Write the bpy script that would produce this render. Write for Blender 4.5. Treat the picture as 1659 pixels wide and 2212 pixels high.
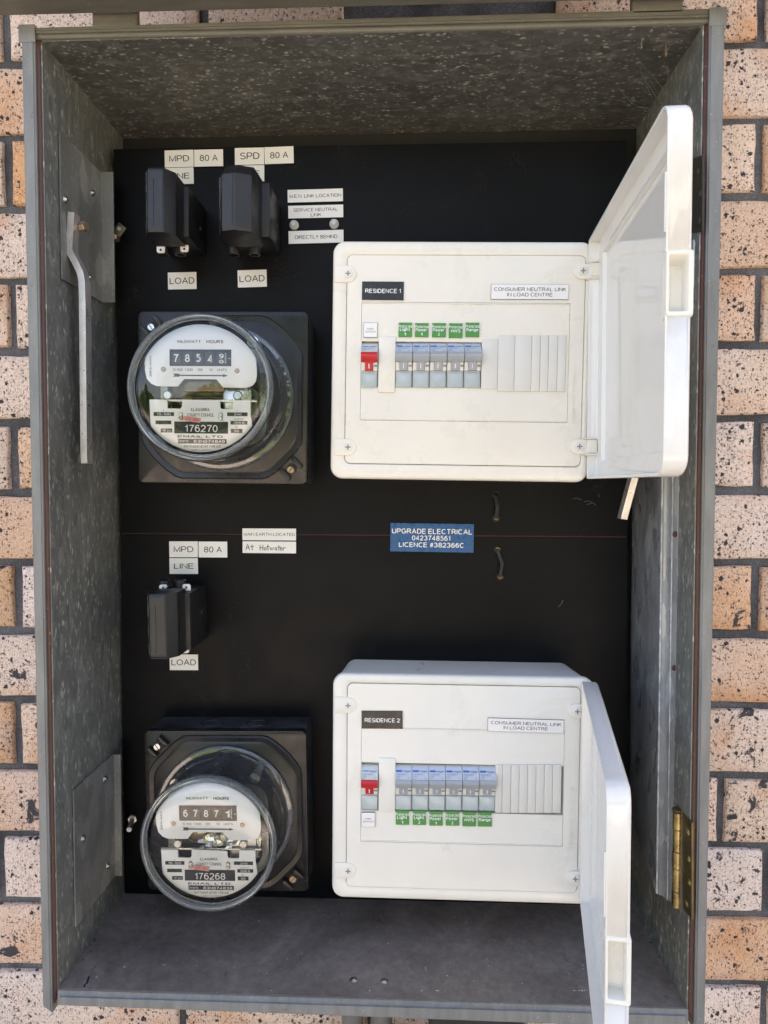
import bpy, bmesh, math, random
from mathutils import Vector, Matrix
random.seed(7)
SC = bpy.context.scene
COL = SC.collection
for o in list(bpy.data.objects):
    bpy.data.objects.remove(o)

# ------------------------------------------------------------------ camera
F_PX, W_PX, H_PX = 1500.0, 1659.0, 2212.0       # pinhole of the photograph, in pixels of a 1659 x 2212 frame
CAM = Vector((0, -0.838, 0))                     # 84 cm in front of the brick wall
ey = Vector((885-829.5, 1106-1045, -F_PX)).normalized()
ez = Vector((-110, 36900, F_PX)).normalized()
ez = (ez - ey*ez.dot(ey)).normalized()
ex = ey.cross(ez)
ROT = Matrix((ex, ey, ez))
cam_data = bpy.data.cameras.new('camera')
cam_data.sensor_fit = 'HORIZONTAL'; cam_data.sensor_width = 36
cam_data.lens = 36*F_PX/W_PX
cam_data.clip_start = 0.01; cam_data.clip_end = 500
cam = bpy.data.objects.new('camera', cam_data); COL.objects.link(cam)
cam.matrix_world = Matrix.Translation(CAM) @ ROT.to_4x4()
SC.camera = cam

def P(px, py, Y):
    """point of the plane y = Y seen at pixel px, py (survey of the photograph)"""
    w = ROT @ Vector((px-W_PX/2, -(py-H_PX/2), -F_PX))
    return CAM + w*((Y-CAM.y)/w.y)

# ------------------------------------------------------------------ light
SUN_EL, SUN_AZ = 52, 28       # the sun stands behind the house: this wall is in open shade
world = bpy.data.worlds.new('World'); SC.world = world; world.use_nodes = True
nt = world.node_tree
bg = nt.nodes['Background']; bg.inputs['Strength'].default_value = 0.15
sky = nt.nodes.new('ShaderNodeTexSky'); sky.sky_type = 'NISHITA'
sky.sun_disc = False; sky.sun_elevation = math.radians(SUN_EL); sky.sun_rotation = math.radians(SUN_AZ)
sky.air_density = 1.0; sky.dust_density = 2.5; sky.ozone_density = 1.0
nt.links.new(sky.outputs[0], bg.inputs[0])
sl = bpy.data.lights.new('sun', 'SUN'); sl.energy = 4.5; sl.angle = math.radians(0.53); sl.color = (1, .95, .87)
sun = bpy.data.objects.new('sun', sl); COL.objects.link(sun)
d = Vector((math.sin(math.radians(SUN_AZ))*math.cos(math.radians(SUN_EL)), math.cos(math.radians(SUN_AZ))*math.cos(math.radians(SUN_EL)), math.sin(math.radians(SUN_EL))))
sun.rotation_euler = d.to_track_quat('Z', 'Y').to_euler()
SC.view_settings.view_transform = 'Standard'; SC.view_settings.look = 'None'
SC.view_settings.exposure = 2.24; SC.view_settings.gamma = 1
SC.view_settings.use_curve_mapping = False
SC.view_settings.use_white_balance = True
SC.view_settings.white_balance_temperature = 8050
SC.view_settings.white_balance_tint = 20

# ------------------------------------------------------------------ materials
def mk(name):
    m = bpy.data.materials.new(name); m.use_nodes = True
    return m, m.node_tree.nodes, m.node_tree.links, m.node_tree.nodes['Principled BSDF']
def ramp(n, stops, interp='LINEAR'):
    r = n.new('ShaderNodeValToRGB'); r.color_ramp.interpolation = interp
    e = r.color_ramp.elements
    while len(e) < len(stops): e.new(0.5)
    for i, (p, c) in enumerate(stops):
        e[i].position = p; e[i].color = (c, c, c, 1) if isinstance(c, (int, float)) else (*c, 1)
    return r
def noise(n, l, scale, detail=4, rough=.5, vec=None, dist=0):
    t = n.new('ShaderNodeTexNoise'); t.inputs['Scale'].default_value = scale
    t.inputs['Detail'].default_value = detail; t.inputs['Roughness'].default_value = rough
    t.inputs['Distortion'].default_value = dist
    if vec is not None: l.new(vec, t.inputs['Vector'])
    return t
def coords(n, l, scale=(1, 1, 1), rnd=False, rot=(0, 0, 0)):
    tc = n.new('ShaderNodeTexCoord'); mp = n.new('ShaderNodeMapping')
    mp.inputs['Scale'].default_value = scale; mp.inputs['Rotation'].default_value = rot
    l.new(tc.outputs['Object'], mp.inputs['Vector'])
    if rnd:
        oi = n.new('ShaderNodeObjectInfo'); ml = n.new('ShaderNodeMath'); ml.operation = 'MULTIPLY'; ml.inputs[1].default_value = 37
        cb = n.new('ShaderNodeCombineXYZ')
        l.new(oi.outputs['Random'], ml.inputs[0])
        for k in range(3): l.new(ml.outputs[0], cb.inputs[k])
        l.new(cb.outputs[0], mp.inputs['Location'])
    return mp.outputs[0]
def mix(n, l, a, b, f, mode='MIX'):
    x = n.new('ShaderNodeMix'); x.data_type = 'RGBA'; x.blend_type = mode
    for k, v in ((6, a), (7, b), (0, f)):
        if hasattr(v, 'is_linked') or hasattr(v, 'links'): l.new(v, x.inputs[k])
        elif k == 0: x.inputs[0].default_value = v
        else: x.inputs[k].default_value = (*v, 1)
    return x.outputs[2]
def bump(n, l, bs, h, strength, dist=.001):
    b = n.new('ShaderNodeBump'); b.inputs['Strength'].default_value = strength; b.inputs['Distance'].default_value = dist
    l.new(h, b.inputs['Height']); l.new(b.outputs[0], bs.inputs['Normal']); return b

def plain(name, col, rough=.5, metal=0, var=.06, vscale=60, bmp=.0, bscale=900, spec=.5, rvar=.1, coat=0, grime=0):
    m, n, l, bs = mk(name)
    v = coords(n, l)
    nz = noise(n, l, vscale, 5, .6, v)
    r = ramp(n, [(.3, tuple(c*(1-var*1.5) for c in col)), (.7, tuple(min(1, c*(1+var)) for c in col))])
    l.new(nz.outputs[0], r.inputs[0]); l.new(r.outputs[0], bs.inputs['Base Color'])
    if grime:
        g1 = noise(n, l, 16, 6, .75, v, 1.0); g2 = ramp(n, [(.56, 0.0), (.80, grime)]); l.new(g1.outputs[0], g2.inputs[0])
        l.new(mix(n, l, r.outputs[0], (.42, .38, .30), g2.outputs[0]), bs.inputs['Base Color'])
    nr = noise(n, l, vscale*2.3, 4, .6, v)
    rr = ramp(n, [(.3, max(0.02, rough-rvar)), (.7, min(1, rough+rvar))])
    l.new(nr.outputs[0], rr.inputs[0]); l.new(rr.outputs[0], bs.inputs['Roughness'])
    bs.inputs['Metallic'].default_value = metal
    bs.inputs['Specular IOR Level'].default_value = spec
    bs.inputs['Coat Weight'].default_value = coat
    if bmp:
        nb = noise(n, l, bscale, 3, .6, v); bump(n, l, bs, nb.outputs[0], bmp, .0004)
    return m

def brick_mat():
    m, n, l, bs = mk('speckled_clay_brick')
    v = coords(n, l, rnd=True)
    oi = n.new('ShaderNodeObjectInfo')
    base = ramp(n, [(0, (.80, .63, .54)), (.2, (.80, .59, .45)), (.38, (.79, .65, .59)), (.50, (.80, .62, .51)), (.60, (.74, .39, .19)), (.72, (.80, .60, .50)), (.84, (.70, .36, .16)), (1, (.79, .60, .49))])
    l.new(oi.outputs['Random'], base.inputs[0])
    big = noise(n, l, 9, 3, .5, v)
    rb = ramp(n, [(.53, 0.0), (.69, .65)]); l.new(big.outputs[0], rb.inputs[0])
    c1 = mix(n, l, base.outputs[0], (.66, .27, .09), rb.outputs[0])
    lil = noise(n, l, 6, 2, .5, coords(n, l, (1.3, 1, 1), True, (.3, .2, .9)))
    rl = ramp(n, [(.5, 0.0), (.7, .55)]); l.new(lil.outputs[0], rl.inputs[0])
    c1 = mix(n, l, c1, (.80, .67, .62), rl.outputs[0])
    fine = noise(n, l, 420, 3, .7, v)
    rf = ramp(n, [(.3, .78), (.7, 1.15)]); l.new(fine.outputs[0], rf.inputs[0])
    c1 = mix(n, l, c1, rf.outputs[0], 1.0, 'MULTIPLY')
    # drag scratches (vertical, short)
    vs = coords(n, l, (1, 1, .4), True)
    sc = noise(n, l, 620, 2, .5, vs)
    rs = ramp(n, [(.62, 0.0), (.67, .75)]); l.new(sc.outputs[0], rs.inputs[0])
    c1 = mix(n, l, c1, (.10, .05, .035), rs.outputs[0])
    # iron spots: small, medium, large
    dens = noise(n, l, 22, 3, .6, v)
    def spots(scale, lo, hi, densamt):
        vo = n.new('ShaderNodeTexVoronoi'); vo.inputs['Scale'].default_value = scale; vo.inputs['Randomness'].default_value = 1
        dn = noise(n, l, scale*2.2, 3, .6, v)
        vv = n.new('ShaderNodeVectorMath'); vv.operation = 'MULTIPLY_ADD'
        vv.inputs[1].default_value = (.006, .006, .006)
        l.new(dn.outputs[1], vv.inputs[0]); l.new(v, vv.inputs[2]); l.new(vv.outputs[0], vo.inputs['Vector'])
        # distance scaled by a random size per cell and by the local density
        sep = n.new('ShaderNodeSeparateColor'); l.new(vo.outputs['Color'], sep.inputs[0])
        ad = n.new('ShaderNodeMath'); ad.operation = 'MULTIPLY_ADD'; ad.inputs[1].default_value = densamt; 
        l.new(sep.outputs[0], ad.inputs[0]); l.new(vo.outputs['Distance'], ad.inputs[2])
        ad2 = n.new('ShaderNodeMath'); ad2.operation = 'SUBTRACT'; l.new(ad.outputs[0], ad2.inputs[0])
        dm = n.new('ShaderNodeMath'); dm.operation = 'MULTIPLY'; dm.inputs[1].default_value = .55; l.new(dens.outputs[0], dm.inputs[0])
        l.new(dm.outputs[0], ad2.inputs[1])
        r = ramp(n, [(lo, 1.0), (hi, 0.0)]); l.new(ad2.outputs[0], r.inputs[0]); return r.outputs[0]
    s0 = spots(620, .16, .26, .8)
    c1 = mix(n, l, c1, (.30, .17, .12), s0)
    s1 = spots(330, .20, .28, .9)
    s2 = spots(130, .11, .16, 1.1)
    c1 = mix(n, l, c1, (.085, .05, .045), s1)
    c1 = mix(n, l, c1, (.035, .03, .036), s2)
    bl = noise(n, l, 38, 5, .65, v, .6)
    oi2 = n.new('ShaderNodeMath'); oi2.operation = 'FRACT'
    om = n.new('ShaderNodeMath'); om.operation = 'MULTIPLY'; om.inputs[1].default_value = 17.3
    l.new(oi.outputs['Random'], om.inputs[0]); l.new(om.outputs[0], oi2.inputs[0])
    sm = n.new('ShaderNodeMath'); sm.operation = 'MULTIPLY_ADD'; sm.inputs[1].default_value = .16; l.new(oi2.outputs[0], sm.inputs[0]); l.new(bl.outputs[0], sm.inputs[2])
    r3 = ramp(n, [(.735, 0.0), (.765, 1.0)]); l.new(sm.outputs[0], r3.inputs[0])
    c1 = mix(n, l, c1, (.05, .045, .05), r3.outputs[0])
    l.new(c1, bs.inputs['Base Color'])
    bs.inputs['Roughness'].default_value = .82
    hh = mix(n, l, fine.outputs[0], (0, 0, 0), rs.outputs[0])
    hh = mix(n, l, hh, (.1, .1, .1), s2)
    bump(n, l, bs, hh, .8, .0009)
    return m

def mortar_mat():
    m, n, l, bs = mk('charcoal_mortar')
    v = coords(n, l)
    a = noise(n, l, 900, 3, .7, v); b = noise(n, l, 14, 4, .6, v)
    r = ramp(n, [(.35, (.06, .063, .075)), (.6, (.15, .152, .168)), (.76, (.36, .35, .34))]); l.new(a.outputs[0], r.inputs[0])
    r2 = ramp(n, [(.35, .55), (.7, 1.5)]); l.new(b.outputs[0], r2.inputs[0])
    l.new(mix(n, l, r.outputs[0], r2.outputs[0], 1.0, 'MULTIPLY'), bs.inputs['Base Color'])
    bs.inputs['Roughness'].default_value = .9
    bump(n, l, bs, a.outputs[0], 1.0, .0015)
    return m

def galv(name, stretch=(1, 1, 1), dark=.12, light=.33, fleck=.0, sc=75, tint=(1, 1, .93), rough=.42, metal=.75):
    m, n, l, bs = mk(name)
    v = coords(n, l, stretch)
    dn = noise(n, l, 60, 3, .6, v)
    vv = n.new('ShaderNodeVectorMath'); vv.operation = 'MULTIPLY_ADD'; vv.inputs[1].default_value = (.013, .013, .013)
    l.new(dn.outputs[1], vv.inputs[0]); l.new(v, vv.inputs[2])
    vo = n.new('ShaderNodeTexVoronoi'); vo.inputs['Scale'].default_value = sc; l.new(vv.outputs[0], vo.inputs['Vector'])
    sp = n.new('ShaderNodeSeparateColor'); l.new(vo.outputs['Color'], sp.inputs[0])
    mid = (dark+light)/2
    r = ramp(n, [(0, tuple(dark*t for t in tint)), (.55, tuple(mid*.85*t for t in tint)), (.86, tuple(mid*t for t in tint)), (1, tuple(light*t for t in tint))])
    l.new(sp.outputs[0], r.inputs[0])
    c = r.outputs[0]
    big = noise(n, l, 7, 4, .6, v); rb = ramp(n, [(.3, .68), (.7, 1.2)]); l.new(big.outputs[0], rb.inputs[0])
    c = mix(n, l, c, rb.outputs[0], 1.0, 'MULTIPLY')
    if fleck:
        fn = noise(n, l, 190, 3, .6, v, .5); rf = ramp(n, [(.56, 0.0), (.80, fleck*1.5)]); l.new(fn.outputs[0], rf.inputs[0])
        c = mix(n, l, c, tuple(.40*t for t in tint), rf.outputs[0])
        v3 = n.new('ShaderNodeTexVoronoi'); v3.inputs['Scale'].default_value = 330; l.new(vv.outputs[0], v3.inputs['Vector'])
        s3 = n.new('ShaderNodeSeparateColor'); l.new(v3.outputs['Color'], s3.inputs[0])
        m3 = n.new('ShaderNodeMath'); m3.operation = 'SUBTRACT'; l.new(s3.outputs[0], m3.inputs[0]); l.new(v3.outputs['Distance'], m3.inputs[1])
        r3 = ramp(n, [(.40, 0.0), (.80, fleck*1.5)]); l.new(m3.outputs[0], r3.inputs[0])
        c = mix(n, l, c, tuple(.66*t for t in tint), r3.outputs[0])
    l.new(c, bs.inputs['Base Color'])
    rr = ramp(n, [(0, rough-.12), (1, rough+.18)]); l.new(sp.outputs[1], rr.inputs[0]); l.new(rr.outputs[0], bs.inputs['Roughness'])
    bs.inputs['Metallic'].default_value = metal
    bump(n, l, bs, sp.outputs[0], .12, .0006)
    return m

def paint_mat(name, col, rough=.4, chips=(.10, .035, .025), chipamt=.66, streak=(6, 6, 1)):
    m, n, l, bs = mk(name)
    v = coords(n, l, streak)
    a = noise(n, l, 18, 5, .6, v)
    r = ramp(n, [(.3, tuple(c*.78 for c in col)), (.7, tuple(c*1.12 for c in col))]); l.new(a.outputs[0], r.inputs[0])
    v2 = coords(n, l)
    ch = noise(n, l, 55, 6, .7, v2); rc = ramp(n, [(chipamt, 0.0), (chipamt+.03, .9)]); l.new(ch.outputs[0], rc.inputs[0])
    c = mix(n, l, r.outputs[0], chips, rc.outputs[0])
    sp = noise(n, l, 500, 2, .5, v2); rs = ramp(n, [(.70, 0.0), (.74, .6)]); l.new(sp.outputs[0], rs.inputs[0])
    c = mix(n, l, c, (.45, .44, .40), rs.outputs[0])
    l.new(c, bs.inputs['Base Color']); bs.inputs['Roughness'].default_value = rough
    bump(n, l, bs, a.outputs[0], .25, .0006)
    return m

def panel_mat():
    m, n, l, bs = mk('black_panel_board')
    bs.inputs['Specular IOR Level'].default_value = .13
    v = coords(n, l, (1, 1, 3))
    a = noise(n, l, 5, 5, .55, v); r = ramp(n, [(.3, (.0030, .0032, .0042)), (.7, (.0065, .0065, .0078))]); l.new(a.outputs[0], r.inputs[0])
    v2 = coords(n, l)
    du = noise(n, l, 11, 6, .75, v2, 1.2); rd = ramp(n, [(.55, 0.0), (.75, .5)]); l.new(du.outputs[0], rd.inputs[0])
    fd = noise(n, l, 700, 2, .6, v2); rf = ramp(n, [(.52, 0.0), (.68, 1.0)]); l.new(fd.outputs[0], rf.inputs[0])
    mm = n.new('ShaderNodeMath'); mm.operation = 'MULTIPLY'; l.new(rd.outputs[0], mm.inputs[0]); l.new(rf.outputs[0], mm.inputs[1])
    l.new(mix(n, l, r.outputs[0], (.12, .11, .10), mm.outputs[0]), bs.inputs['Base Color'])
    rr = ramp(n, [(.3, .36), (.7, .52)]); l.new(du.outputs[0], rr.inputs[0]); l.new(rr.outputs[0], bs.inputs['Roughness'])
    bump(n, l, bs, fd.outputs[0], .12, .0003)
    return m

def floor_mat():
    m, n, l, bs = mk('dusty_grey_paint')
    v = coords(n, l)
    a = noise(n, l, 9, 6, .65, v, .8); r = ramp(n, [(.3, (.115, .094, .082)), (.5, (.19, .160, .142)), (.75, (.28, .24, .21))]); l.new(a.outputs[0], r.inputs[0])
    b = noise(n, l, 120, 4, .7, v); rb = ramp(n, [(.35, .8), (.7, 1.18)]); l.new(b.outputs[0], rb.inputs[0])
    c = mix(n, l, r.outputs[0], rb.outputs[0], 1.0, 'MULTIPLY')
    s = noise(n, l, 230, 2, .5, v); rs = ramp(n, [(.735, 0.0), (.76, .9)]); l.new(s.outputs[0], rs.inputs[0])
    c = mix(n, l, c, (.55, .54, .52), rs.outputs[0])
    s2 = noise(n, l, 90, 4, .7, v); rs2 = ramp(n, [(.64, 0.0), (.72, .6)]); l.new(s2.outputs[0], rs2.inputs[0])
    c = mix(n, l, c, (.025, .022, .022), rs2.outputs[0])
    l.new(c, bs.inputs['Base Color']); bs.inputs['Roughness'].default_value = .55
    bump(n, l, bs, b.outputs[0], .3, .0005)
    return m

def thin_glass(name, tint=(1, 1, 1), refl_rough=.01, ior=1.5, body=0.0, bodycol=(.8, .9, .95)):
    m, n, l, bs = mk(name); n.remove(bs)
    out = n['Material Output']
    fr = n.new('ShaderNodeFresnel'); fr.inputs['IOR'].default_value = ior
    tr = n.new('ShaderNodeBsdfTransparent'); tr.inputs[0].default_value = (*tint, 1)
    gl = n.new('ShaderNodeBsdfGlossy'); gl.inputs['Roughness'].default_value = refl_rough
    ms = n.new('ShaderNodeMixShader')
    l.new(fr.outputs[0], ms.inputs[0]); l.new(gl.outputs[0], ms.inputs[2])
    if body:
        df = n.new('ShaderNodeBsdfDiffuse'); df.inputs[0].default_value = (*bodycol, 1)
        m2 = n.new('ShaderNodeMixShader'); m2.inputs[0].default_value = body
        l.new(tr.outputs[0], m2.inputs[1]); l.new(df.outputs[0], m2.inputs[2]); l.new(m2.outputs[0], ms.inputs[1])
    else: l.new(tr.outputs[0], ms.inputs[1])
    l.new(ms.outputs[0], out.inputs[0]); return m
def solid_glass(name):
    m, n, l, bs = mk(name)
    bs.inputs['Transmission Weight'].default_value = 1; bs.inputs['Roughness'].default_value = .02; bs.inputs['IOR'].default_value = 1.49
    bs.inputs['Base Color'].default_value = (.93, .95, .94, 1); return m

M = {}
M['seam'] = plain('dark_red_joint', (.040, .012, .011), .6)
M['brick'] = brick_mat(); M['mortar'] = mortar_mat()
M['galv'] = galv('galvanised_sheet', (.55, 1, 1), .13, .22, .55, 150, (1, .98, .84), .5, .35)
M['galvside'] = galv('galvanised_side_sheet', (1, 1, .4), .19, .30, .5, 150, (.97, 1, .93), .5, .35)
M['galvclean'] = galv('galvanised_bracket', (1, 1, .5), .22, .32, .15, 60, (1, 1, .95), .40, .4)
M['channel'] = galv('galvanised_channel', (1, 1, .35), .36, .54, .25, 120, (.96, 1, 1.03), .36, .5)
M['paint'] = paint_mat('olive_grey_paint', (.20, .205, .20))
M['paintkhaki'] = paint_mat('khaki_toned_paint', (.145, .135, .105), .42, (.07, .045, .03), .67, (1, 6, 6))  # same paint as the rim, toned darker and browner
M['primer'] = paint_mat('red_oxide_primer', (.085, .032, .025), .5, (.03, .02, .018))
M['panel'] = panel_mat(); M['floor'] = floor_mat()
M['white'] = plain('white_moulded_plastic', (.80, .785, .725), .32, grime=.22, var=.035, vscale=9, bmp=.06, bscale=1500, rvar=.06)
M['whitegloss'] = plain('glossy_white_plastic', (.77, .765, .73), .07, grime=.2, var=.02, vscale=12, rvar=.04)
M['blank'] = plain('grey_white_blanking_plastic', (.70, .69, .64), .42, var=.03, vscale=20)
M['mcb'] = plain('pale_grey_breaker_plastic', (.60, .62, .62), .4, var=.03)
M['mcblabel'] = plain('pale_blue_breaker_label', (.52, .58, .66), .35, var=.03)
M['lever'] = plain('grey_lever_plastic', (.36, .39, .42), .38, var=.04)
M['red'] = plain('red_lever_plastic', (.60, .025, .03), .35, var=.04)
M['bluebtn'] = plain('blue_test_button', (.01, .13, .55), .3)
M['lightblue'] = plain('sky_blue_print', (.02, .28, .62), .5)
M['steel'] = plain('bright_steel', (.55, .55, .53), .3, 1, .1, 200, .1)
M['dullsteel'] = plain('dull_steel_bar', (.62, .58, .54), .34, .65, .16, 40, .35, 500)
M['foldglint'] = plain('fold_highlight_grey', (.52, .54, .53), .5, .2, .4, 90, .3, 300)  # pale tone of the painted glint along the channel folds
M['brass'] = plain('brass_screw', (.42, .30, .20), .4, .85)
M['gold'] = plain('zinc_passivated_gold', (.50, .36, .15), .3, .95, .35, 60, .1)
M['hingedark'] = plain('dull_brown_hinge', (.05, .042, .03), .6, .3)
M['golddark'] = plain('tarnished_gold_leaf', (.16, .125, .06), .45, .7, .25, 50)
M['blackplastic'] = plain('black_moulded_plastic', (.017, .017, .019), .42, var=.2, vscale=30, bmp=.25, bscale=800)
M['bakelite'] = plain('dusty_black_bakelite', (.013, .012, .012), .33, var=.5, vscale=22, bmp=.15, bscale=600)
M['bakeside'] = plain('dusty_bakelite_box', (.030, .032, .036), .55, var=.5, vscale=35, bmp=.5, bscale=500)
M['labelwhite'] = plain('engraved_white_laminate', (.84, .83, .81), .3, var=.02, vscale=10, rvar=.05)
M['labelblack'] = plain('black_laminate', (.014, .014, .014), .3)
M['labelblue'] = plain('blue_laminate', (.01, .10, .27), .3, var=.05)
M['labelgreen'] = plain('green_sticker', (.045, .27, .055), .4, var=.05)
M['ink'] = plain('black_engraving', (.015, .015, .017), .6, var=0)
M['greyink'] = plain('grey_print', (.20, .22, .25), .6, var=0)
M['softink'] = plain('soft_black_print', (.05, .05, .055), .6, var=0)
M['whiteink'] = plain('white_lettering', (.82, .82, .82), .5, var=0)
M['redink'] = plain('red_stamp_ink', (.55, .04, .05), .6, var=0)
M['pink'] = plain('pink_date_sticker', (.80, .36, .34), .5)
M['dial'] = plain('white_dial_enamel', (.90, .91, .92), .35, var=.02, vscale=15)
M['alu'] = plain('brushed_aluminium', (.55, .54, .50), .3, 1, .08, 30, .1)
M['lam'] = plain('bronze_laminations', (.16, .12, .08), .4, .8, .2, 60)
M['glass'] = thin_glass('clear_meter_glass', (.98, .99, .99), .01, 1.62)
M['glassrim'] = thin_glass('thick_glass_rim', (.84, .88, .88), .06, 1.55, .13, (.50, .54, .56))
M['glasswall'] = thin_glass('hazed_glass_wall', (.95, .96, .96), .02, 2.1, .05, (.6, .62, .62))  # grey haze mixed into the colour so the clear wall shows
M['tcover'] = thin_glass('clear_terminal_cover', (.90, .96, .98), .04, 1.5, .5, (.78, .88, .89))
M['web'] = plain('cobweb_silk', (.10, .10, .095), .8, var=0)
M['pvc'] = plain('grey_conduit', (.16, .155, .145), .5)
M['dark'] = plain('dark_void_metal', (.012, .012, .012), .6)
M['reflfoil'] = plain('reflection_silver', (.72, .70, .62), .25, .9, .15, 40, .6, 60)  # bright silver for the imitated reflections in the lower meter

# ------------------------------------------------------------------ mesh helpers
def finish(bm, ang=35):
    bmesh.ops.recalc_face_normals(bm, faces=bm.faces)
    lim = math.radians(ang)
    for f in bm.faces: f.smooth = True
    for e in bm.edges:
        e.smooth = len(e.link_faces) == 2 and e.calc_face_angle(0) < lim
def obj(name, bm, mat, parent=None, ang=35, keep=False):
    if isinstance(bm, bmesh.types.BMesh):
        finish(bm, ang); me = bpy.data.meshes.new(name); bm.to_mesh(me); bm.free()
        for mm in (mat if isinstance(mat, (list, tuple)) else [mat]): me.materials.append(mm)
    else: me = bm
    o = bpy.data.objects.new(name, me); COL.objects.link(o)
    if parent is not None: o.parent = parent
    return o
def empty(name, mat4, label=None, cat=None, group=None, kind=None):
    o = bpy.data.objects.new(name, None); COL.objects.link(o); o.matrix_world = mat4; o.empty_display_size = .01
    tag(o, label, cat, group, kind); return o
def tag(o, label=None, cat=None, group=None, kind=None):
    if label: o['label'] = label
    if cat: o['category'] = cat
    if group: o['group'] = group
    if kind: o['kind'] = kind
    return o
def box(x0, x1, y0, y1, z0, z1, bev=0, seg=2, bm=None):
    own = bmesh.new()
    bmesh.ops.create_cube(own, size=1)
    for v in own.verts:
        v.co = Vector(((x0+x1)/2+v.co.x*(x1-x0), (y0+y1)/2+v.co.y*(y1-y0), (z0+z1)/2+v.co.z*(z1-z0)))
    if bev: bmesh.ops.bevel(own, geom=own.edges[:], offset=bev, segments=seg, profile=.5, affect='EDGES')
    return merge(bm, own)
def merge(bm, own):
    if bm is None: return own
    me = bpy.data.meshes.new('tmp'); own.to_mesh(me); own.free(); bm.from_mesh(me); bpy.data.meshes.remove(me); return bm
def xform(bm, m4):
    bmesh.ops.transform(bm, matrix=m4, verts=bm.verts); return bm
def loft(loops, cap0=True, cap1=True, bm=None, closed=True):
    own = bmesh.new(); vs = [[own.verts.new(p) for p in L] for L in loops]
    n = len(vs[0])
    for a, b in zip(vs, vs[1:]):
        for i in range(n if closed else n-1):
            j = (i+1) % n
            own.faces.new((a[i], a[j], b[j], b[i]))
    if cap0: own.faces.new(vs[0])
    if cap1: own.faces.new(vs[-1])
    return merge(bm, own)
def rr(x0, x1, z0, z1, r, n=6, rs=None):
    """rounded rectangle in (x, z), counter-clockwise from the bottom right corner"""
    rs = rs or (r, r, r, r)                      # BR, TR, TL, BL
    out = []
    for (cx, cz, sx, sz, a0), q in zip(((x1, z0, -1, 1, -90), (x1, z1, -1, -1, 0), (x0, z1, 1, -1, 90), (x0, z0, 1, 1, 180)), rs):
        for k in range(n+1):
            a = math.radians(a0+90*k/n)
            out.append((cx+sx*q+q*math.cos(a), cz+sz*q+q*math.sin(a)))
    return out
def at_y(pts, y): return [Vector((p[0], y, p[1])) for p in pts]
def rrbox(x0, x1, z0, z1, y0, y1, r, bev=.0006, n=6, rs=None, bm=None):
    """rounded plate; y0 = back, y1 = front (smaller y)"""
    ins = lambda q: rr(x0+q, x1-q, z0+q, z1-q, 0, n, tuple(max(.00005, a-q) for a in (rs or (r,)*4)))
    return loft([at_y(ins(0), y0), at_y(ins(0), y1+bev), at_y(ins(bev*.3), y1+bev*.3), at_y(ins(bev), y1)], bm=bm)
def ring(outer, inner, y0, y1, bev=.0005, bm=None):
    """frame between two loops with equal counts"""
    own = bmesh.new(); n = len(outer)
    Ls = [[own.verts.new((p[0], y, p[1])) for p in L] for L, y in ((outer, y0), (outer, y1), (inner, y1), (inner, y0))]
    for a, b in zip(Ls, Ls[1:]+Ls[:1]):
        for i in range(n):
            j = (i+1) % n; own.faces.new((a[i], a[j], b[j], b[i]))
    if bev:
        es = [e for e in own.edges if abs(e.verts[0].co.y-y1) < 1e-7 and abs(e.verts[1].co.y-y1) < 1e-7 and e.calc_face_angle(0) > .5]
        bmesh.ops.bevel(own, geom=es, offset=bev, segments=2, profile=.5, affect='EDGES')
    return merge(bm, own)
def holed(xs, zs, y0, y1, holes, bev=.0004, bm=None):
    """flat slab with rectangular holes; xs/zs sorted breaks incl. hole sides; holes = [(x0,x1,z0,z1)]"""
    own = bmesh.new(); V = {}
    def v(i, k, y):
        key = (i, k, y)
        if key not in V: V[key] = own.verts.new((xs[i], y, zs[k]))
        return V[key]
    solid = set()
    for i in range(len(xs)-1):
        for k in range(len(zs)-1):
            cx, cz = (xs[i]+xs[i+1])/2, (zs[k]+zs[k+1])/2
            if not any(h[0] < cx < h[1] and h[2] < cz < h[3] for h in holes): solid.add((i, k))
    for (i, k) in solid:
        own.faces.new((v(i, k, y1), v(i+1, k, y1), v(i+1, k+1, y1), v(i, k+1, y1)))
        own.faces.new((v(i, k, y0), v(i, k+1, y0), v(i+1, k+1, y0), v(i+1, k, y0)))
        for (di, dk, a, b) in ((-1, 0, (i, k), (i, k+1)), (1, 0, (i+1, k), (i+1, k+1)), (0, -1, (i, k), (i+1, k)), (0, 1, (i, k+1), (i+1, k+1))):
            if (i+di, k+dk) not in solid:
                own.faces.new((v(*a, y0), v(*b, y0), v(*b, y1), v(*a, y1)))
    if bev:
        es = [e for e in own.edges if abs(e.verts[0].co.y-y1) < 1e-7 and abs(e.verts[1].co.y-y1) < 1e-7 and e.calc_face_angle(0) > .5]
        bmesh.ops.bevel(own, geom=es, offset=bev, segments=2, profile=.5, affect='EDGES')
    return merge(bm, own)
def poly(pts, y0, y1, bm=None, bev=0):
    own = bmesh.new()
    a = [own.verts.new((p[0], y1, p[1])) for p in pts]; b = [own.verts.new((p[0], y0, p[1])) for p in pts]
    own.faces.new(a); own.faces.new(b[::-1]); n = len(pts)
    for i in range(n):
        j = (i+1) % n; own.faces.new((a[i], b[i], b[j], a[j]))
    if bev:
        es = [e for e in own.edges if abs(e.verts[0].co.y-y1) < 1e-7 and abs(e.verts[1].co.y-y1) < 1e-7]
        bmesh.ops.bevel(own, geom=es, offset=bev, segments=1, affect='EDGES')
    return merge(bm, own)
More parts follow.
